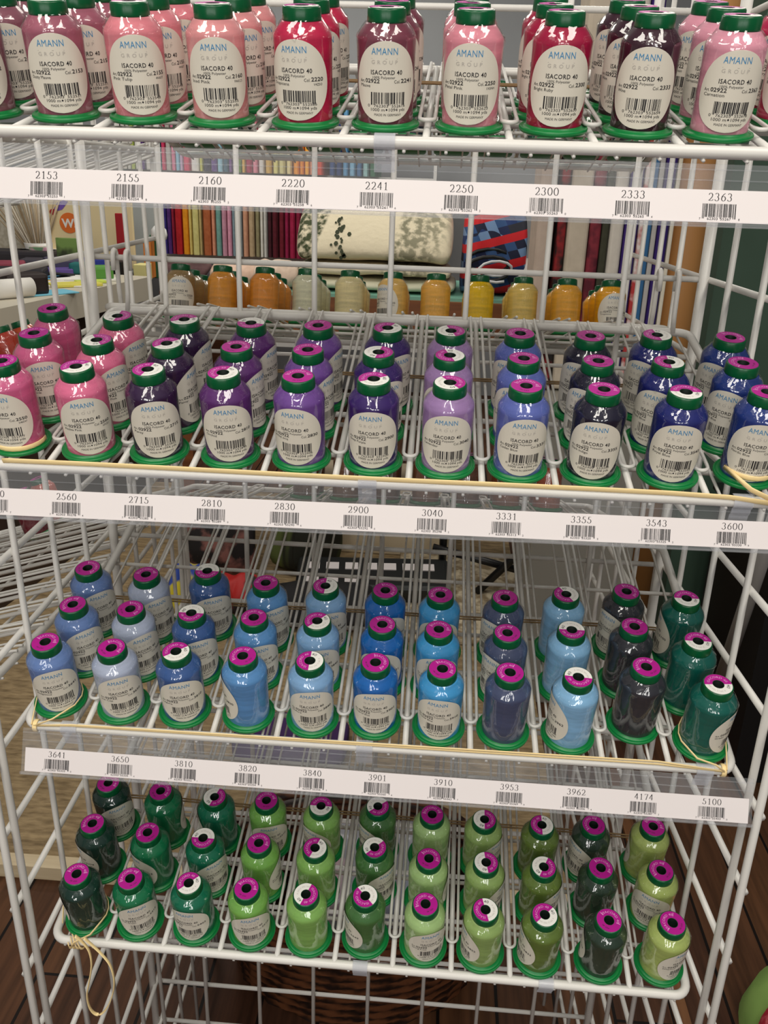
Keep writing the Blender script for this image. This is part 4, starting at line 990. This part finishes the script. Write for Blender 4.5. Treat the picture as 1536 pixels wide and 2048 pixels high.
stand_item('thread_tray', 60, 495, 92, 520, 0.3, 0.06, (216, 190, 170), 'small tray of pastel spools on the work table', 'tray', noisy('pastel_spools', (226, 170, 190), (120, 160, 120), 30, 0, 0.6, lo=0.45, hi=0.55))
stand_item('pegboard', -80, 380, 96, 505, 0.75, 0.03, (224, 216, 198), 'cream pegboard panel behind the bundle of reeds', 'pegboard', noisy('cream_grid', (226, 218, 200), (204, 194, 172), 60, 0, 0.7))
stand_item('room_divider', 240, 380, 312, 545, 0.7, 0.03, (190, 196, 196), 'pale grey room divider behind the orange folder', 'divider')
stand_item('red_tool', 236, 427, 244, 520, 0.2, 0.02, (170, 20, 30), 'red handled tool standing right of the cream sign board', 'tool')
bs = tpt(283, 545); bs = Vector((bs.x, bs.y + 0.3, 0)); sr = (at_y(298, 460, bs.y).x - at_y(266, 460, bs.y).x) / 2
zz = at_y(283, 465, bs.y).z
o = MB().lathe([(0.001, sr), (sr * .5, sr * .86), (sr * .9, sr * .4), (sr, -.2 * sr), (sr * .9, -.7 * sr), (sr * .3, -sr), (sr * .3, WZ - zz), (0.001, WZ - zz)], 24).build('white_lamp', mat('lamp_white', (246, 246, 244), rough=0.4)); o.location = (bs.x, bs.y, zz)
tag(o, 'round white lamp head at the right end of the work table', 'lamp')
# bundle of pale reeds in a pot
rb = tpt(14, 540); rb = Vector((rb.x, rb.y + 0.36, WZ))
rt = empty('reed_bundle', rb, label='fan of pale reeds in a white pot on the work table', cat='reeds')
MB().lathe([(0.001, 0), (0.05, 0), (0.07, 0.1), (0.064, 0.1), (0.045, 0.01), (0.001, 0.01)], 24).build('pot', mat('white_pot', (236, 232, 226), rough=0.4), rt)
rnd = random.Random(3)
for k in range(46):
    a = rnd.uniform(-0.75, 0.42); bdir = rnd.uniform(-0.25, 0.25); ll = rnd.uniform(0.30, 0.40)
    c = rnd.choice([(196, 176, 146), (216, 204, 182), (178, 156, 126), (226, 216, 200)])
    p0 = Vector((a * 0.04, bdir * 0.04, 0.03)); p1 = Vector((math.sin(a) * ll, math.sin(bdir) * ll, math.cos(a) * ll))
    MB().tube([p0, (p0 + p1) / 2, p1], 0.0035, seg=5).build('reed', mat('reed %d %d %d' % c, c, rough=0.8), rt)

# ------------------------------------------------------------------ things on the carpet behind the third shelf
CZ = FLOOR_Z + 0.03
def cp(px, py): return at_z(px, py, CZ)
def lump(name, px, py, w, d, h, m, label, cat, wob=0.02, rot=0.0):
    p = cp(px, py)
    o = pillowy(name, [(-d / 2, 0), (d / 2, 0), (d * .55, h * .4), (d * .4, h * .85), (d * .1, h), (-d * .2, h * .95), (-d * .45, h * .7), (-d * .55, h * .3)], -w / 2, w / 2, m, wob=wob)
    o.location = (p.x, p.y, CZ); o.rotation_euler = (0, 0, rot)
    return tag(o, label, cat)
lump('tote_bag', 440, 1145, .30, .24, .34, noisy('black_floral', (26, 20, 20), (140, 92, 84), 11, 4, .8, lo=.5, hi=.62), 'black tote bag with brown flowers on the carpet behind the grid', 'bag', rot=.3)
lump('printed_bag', 380, 1222, .16, .14, .2, noisy('yellow_blue_print', (222, 206, 60), (40, 70, 160), 12, 2, .6, lo=.46, hi=.54), 'yellow and blue printed bag left of the black tote', 'bag')
lump('red_pouch', 470, 1215, .22, .14, .14, noisy('red_black', (190, 36, 34), (30, 20, 24), 10, 2, .6, lo=.5, hi=.58), 'red and black pouch in front of the black tote', 'pouch')
lump('striped_bag', 612, 1135, .26, .22, .36, noisy('olive_stripes', (92, 104, 52), (34, 34, 24), 2.2, 2, .85, lo=.42, hi=.56, stretch=(5, 2, 1)), 'olive green striped bag in the middle of the carpet', 'bag', rot=-.4)
lump('dark_cushion', 640, 1240, .4, .2, .14, noisy('black_cloth', (20, 20, 22), (34, 32, 34), 9, 2, .8), 'black cushion lying in front of the olive bag', 'cushion')
bx = cp(730, 1118)
o = box_thing('cardboard_box', (bx.x - .30, bx.y + .06, CZ), (bx.x + .36, bx.y + .46, CZ + .30), noisy('pale_card', (206, 190, 162), (192, 174, 146), 4, 3, .8), 'pale cardboard box on the carpet behind the keypad tray', 'box')
kx_ = cp(745, 1190)
kt = empty('keypad_tray', (kx_.x, kx_.y, CZ), (0.25, 0, 0.08), 'black tray with small white squares in front of the cardboard box', 'tray')
bevel(MB().box((-.30, -.1, 0), (.30, .1, .12)).build('tray_body', mat('black_tray', (30, 32, 32), rough=.4), kt), .02, 3)
for i in range(7):
    for j in range(2):
        if i < 3 or j == 1: MB().box((-.26 + i * .075, -.07 + j * .08, .1195), (-.21 + i * .075, -.03 + j * .08, .124)).build('white_square', STRIPPAPER, kt)
st = empty('folding_stand', (cp(960, 1180).x, cp(960, 1180).y, CZ + .026), label='black metal folding stand with crossed legs behind the third shelf', cat='stand')
for a, b in (((-.16, 0, 0), (-.16, .02, .62)), ((-.2, -.02, .16), (.34, .02, .02)), ((.2, 0, 0), (.3, .05, .62)), ((-.02, -.08, 0), (.5, .12, .5)), ((.1, -.05, .36), (.56, 0, .06))):
    MB().tube([a, (Vector(a) + Vector(b)) / 2, b], .016, seg=10).build('tube', mat('black_metal', (26, 26, 28), rough=.35), st)
rugm = noisy('pebbled_rug', (206, 192, 164), (140, 122, 94), 26, 2, .95, .8, .4, .6)
o = MB().box((-.38, -.25, 0), (.38, .55, .025)).build('rug', rugm); o.location = (cp(985, 1230).x, cp(985, 1230).y, CZ); tag(bevel(o, .01), 'cream pebble patterned rug under the black folding stand', 'rug')
# wicker basket with a plastic bag on the floor under the rack
def wicker():
    m = mat('dark_wicker', (70, 42, 26), rough=.5)
    n, l, p = nodes(m)
    tc = n.new('ShaderNodeTexCoord'); wv = n.new('ShaderNodeTexWave'); wv.bands_direction = 'Z'; wv.inputs['Scale'].default_value = 14; wv.inputs['Distortion'].default_value = 2.0; wv.inputs['Detail Scale'].default_value = 3
    cr = n.new('ShaderNodeValToRGB'); cr.color_ramp.elements[0].color = rgb(34, 18, 11); cr.color_ramp.elements[1].color = rgb(116, 70, 42)
    l.new(tc.outputs['Object'], wv.inputs['Vector']); l.new(wv.outputs['Fac'], cr.inputs[0]); l.new(cr.outputs[0], p.inputs['Base Color'])
    return m
WK = wicker()
bp = at_z(700, 1975, FLOOR_Z)
bk = empty('wicker_basket', (bp.x, 0.70, FLOOR_Z), label='dark brown wicker basket on the floor under the bottom shelf', cat='basket')
mb = MB(); S = 64; RW = 0.27; vs = []; rows = 26; Hh = 0.26
for i in range(rows + 1):
    for k in range(S):
        a = 2 * PI * k / S
        r0 = RW * (0.88 + 0.12 * i / rows) + 0.006 * math.sin(k * PI / 2 + (i % 2) * PI)
        vs.append((r0 * math.cos(a) * 1.05, r0 * math.sin(a) * .72, Hh * i / rows))
mb.add(vs, [(i * S + k, i * S + (k + 1) % S, (i + 1) * S + (k + 1) % S, (i + 1) * S + k) for i in range(rows) for k in range(S)], 0, True)
mb.add([(RW * .88 * 1.05 * math.cos(2 * PI * k / S), RW * .88 * .72 * math.sin(2 * PI * k / S), .004) for k in range(S)], [tuple(range(S))])
mb.build('woven_body', WK, bk)
MB().tube([(RW * 1.05 * math.cos(k * PI / 24), RW * .72 * math.sin(k * PI / 24), Hh) for k in range(48)], .013, closed=True, seg=8).build('rim', WK, bk)
MB().tube([(RW * 1.05 * math.cos(k * PI / 12), 0.01, Hh + .17 * math.sin(k * PI / 12)) for k in range(13)], .009, seg=8).build('handle', WK, bk)
o = pillowy('plastic_bag', [(-.1, 0), (.1, 0), (.15, .08), (.12, .22), (.03, .30), (-.08, .24), (-.14, .1)], -.15, .15, clear_mat('cloudy_film', (220, 224, 232), .55, .12), wob=.03)
o.location = (bp.x + .02, .70, FLOOR_Z + .05); tag(o, 'cloudy plastic bag inside the wicker basket', 'bag')
o = pillowy('blue_cloth', [(-.07, 0), (.07, 0), (.09, .05), (.05, .12), (-.05, .12), (-.09, .05)], -.08, .08, mat('dull_blue_cloth', (70, 88, 128), rough=.85), wob=.012); o.location = (bp.x + .10, .70, FLOOR_Z + .09); tag(o, 'dull blue cloth stuffed in the wicker basket', 'cloth')
o = pillowy('pink_cloth', [(-.05, 0), (.05, 0), (.07, .05), (.04, .1), (-.04, .1), (-.07, .05)], -.06, .06, mat('pink_cloth', (214, 130, 130), rough=.85), wob=.01); o.location = (bp.x - .08, .72, FLOOR_Z + .12); tag(o, 'salmon pink cloth in the left of the wicker basket', 'cloth')
lump('purple_cloth', 585, 1490, .34, .2, .07, mat('purple_fabric', (70, 40, 96), rough=.85), 'purple cloth lying on the carpet behind the third shelf rail', 'cloth', wob=.012)
# round green and red plush at the right edge
pp = at_z(1608, 2150, FLOOR_Z)
pl_ = empty('plush_ball', (pp.x, pp.y, FLOOR_Z), label='green and red round plush on the wood floor at the right edge', cat='plush')
MB().lathe([(0.001, 0), (.08, .004), (.125, .05), (.135, .10), (.12, .16), (.08, .21), (.001, .235)], 40).build('green_body', noisy('green_felt', (142, 178, 92), (128, 164, 82), 20, 3, .9), pl_)
o = MB().lathe([(0.001, .07), (.05, .064), (.085, .04), (.098, .0), (.09, -.03), (.001, -.05)], 32).build('red_spot', noisy('red_sequins', (186, 40, 62), (226, 110, 120), 90, 2, .5, lo=.5, hi=.7), pl_)
o.location = (-.04, -.075, .15); o.rotation_euler = (math.radians(52), 0, math.radians(-14))

for px, w, h, colr, words in ((372, .2, .09, (96, 66, 66), 'dusky red cloth heap'), (415, .16, .07, (70, 66, 70), 'dark grey cloth heap'), (484, .24, .10, (224, 192, 170), 'pale peach cloth heap'), (556, .18, .11, (230, 206, 186), 'cream pink cloth heap')):
    p = at_y(px, 560, TY + .15)
    o = pillowy('cloth_heap', [(-.09, 0), (.09, 0), (.11, h * .4), (.06, h), (-.03, h * .9), (-.10, h * .5)], -w / 2, w / 2, noisy(words, colr, tuple(max(0, c - 30) for c in colr), 14, 3, .9), wob=.012)
    o.location = (p.x, TY + .16, TZ); tag(o, words + ' on the teal table left of the quilt', 'cloth', 'cloth heaps on the teal table')
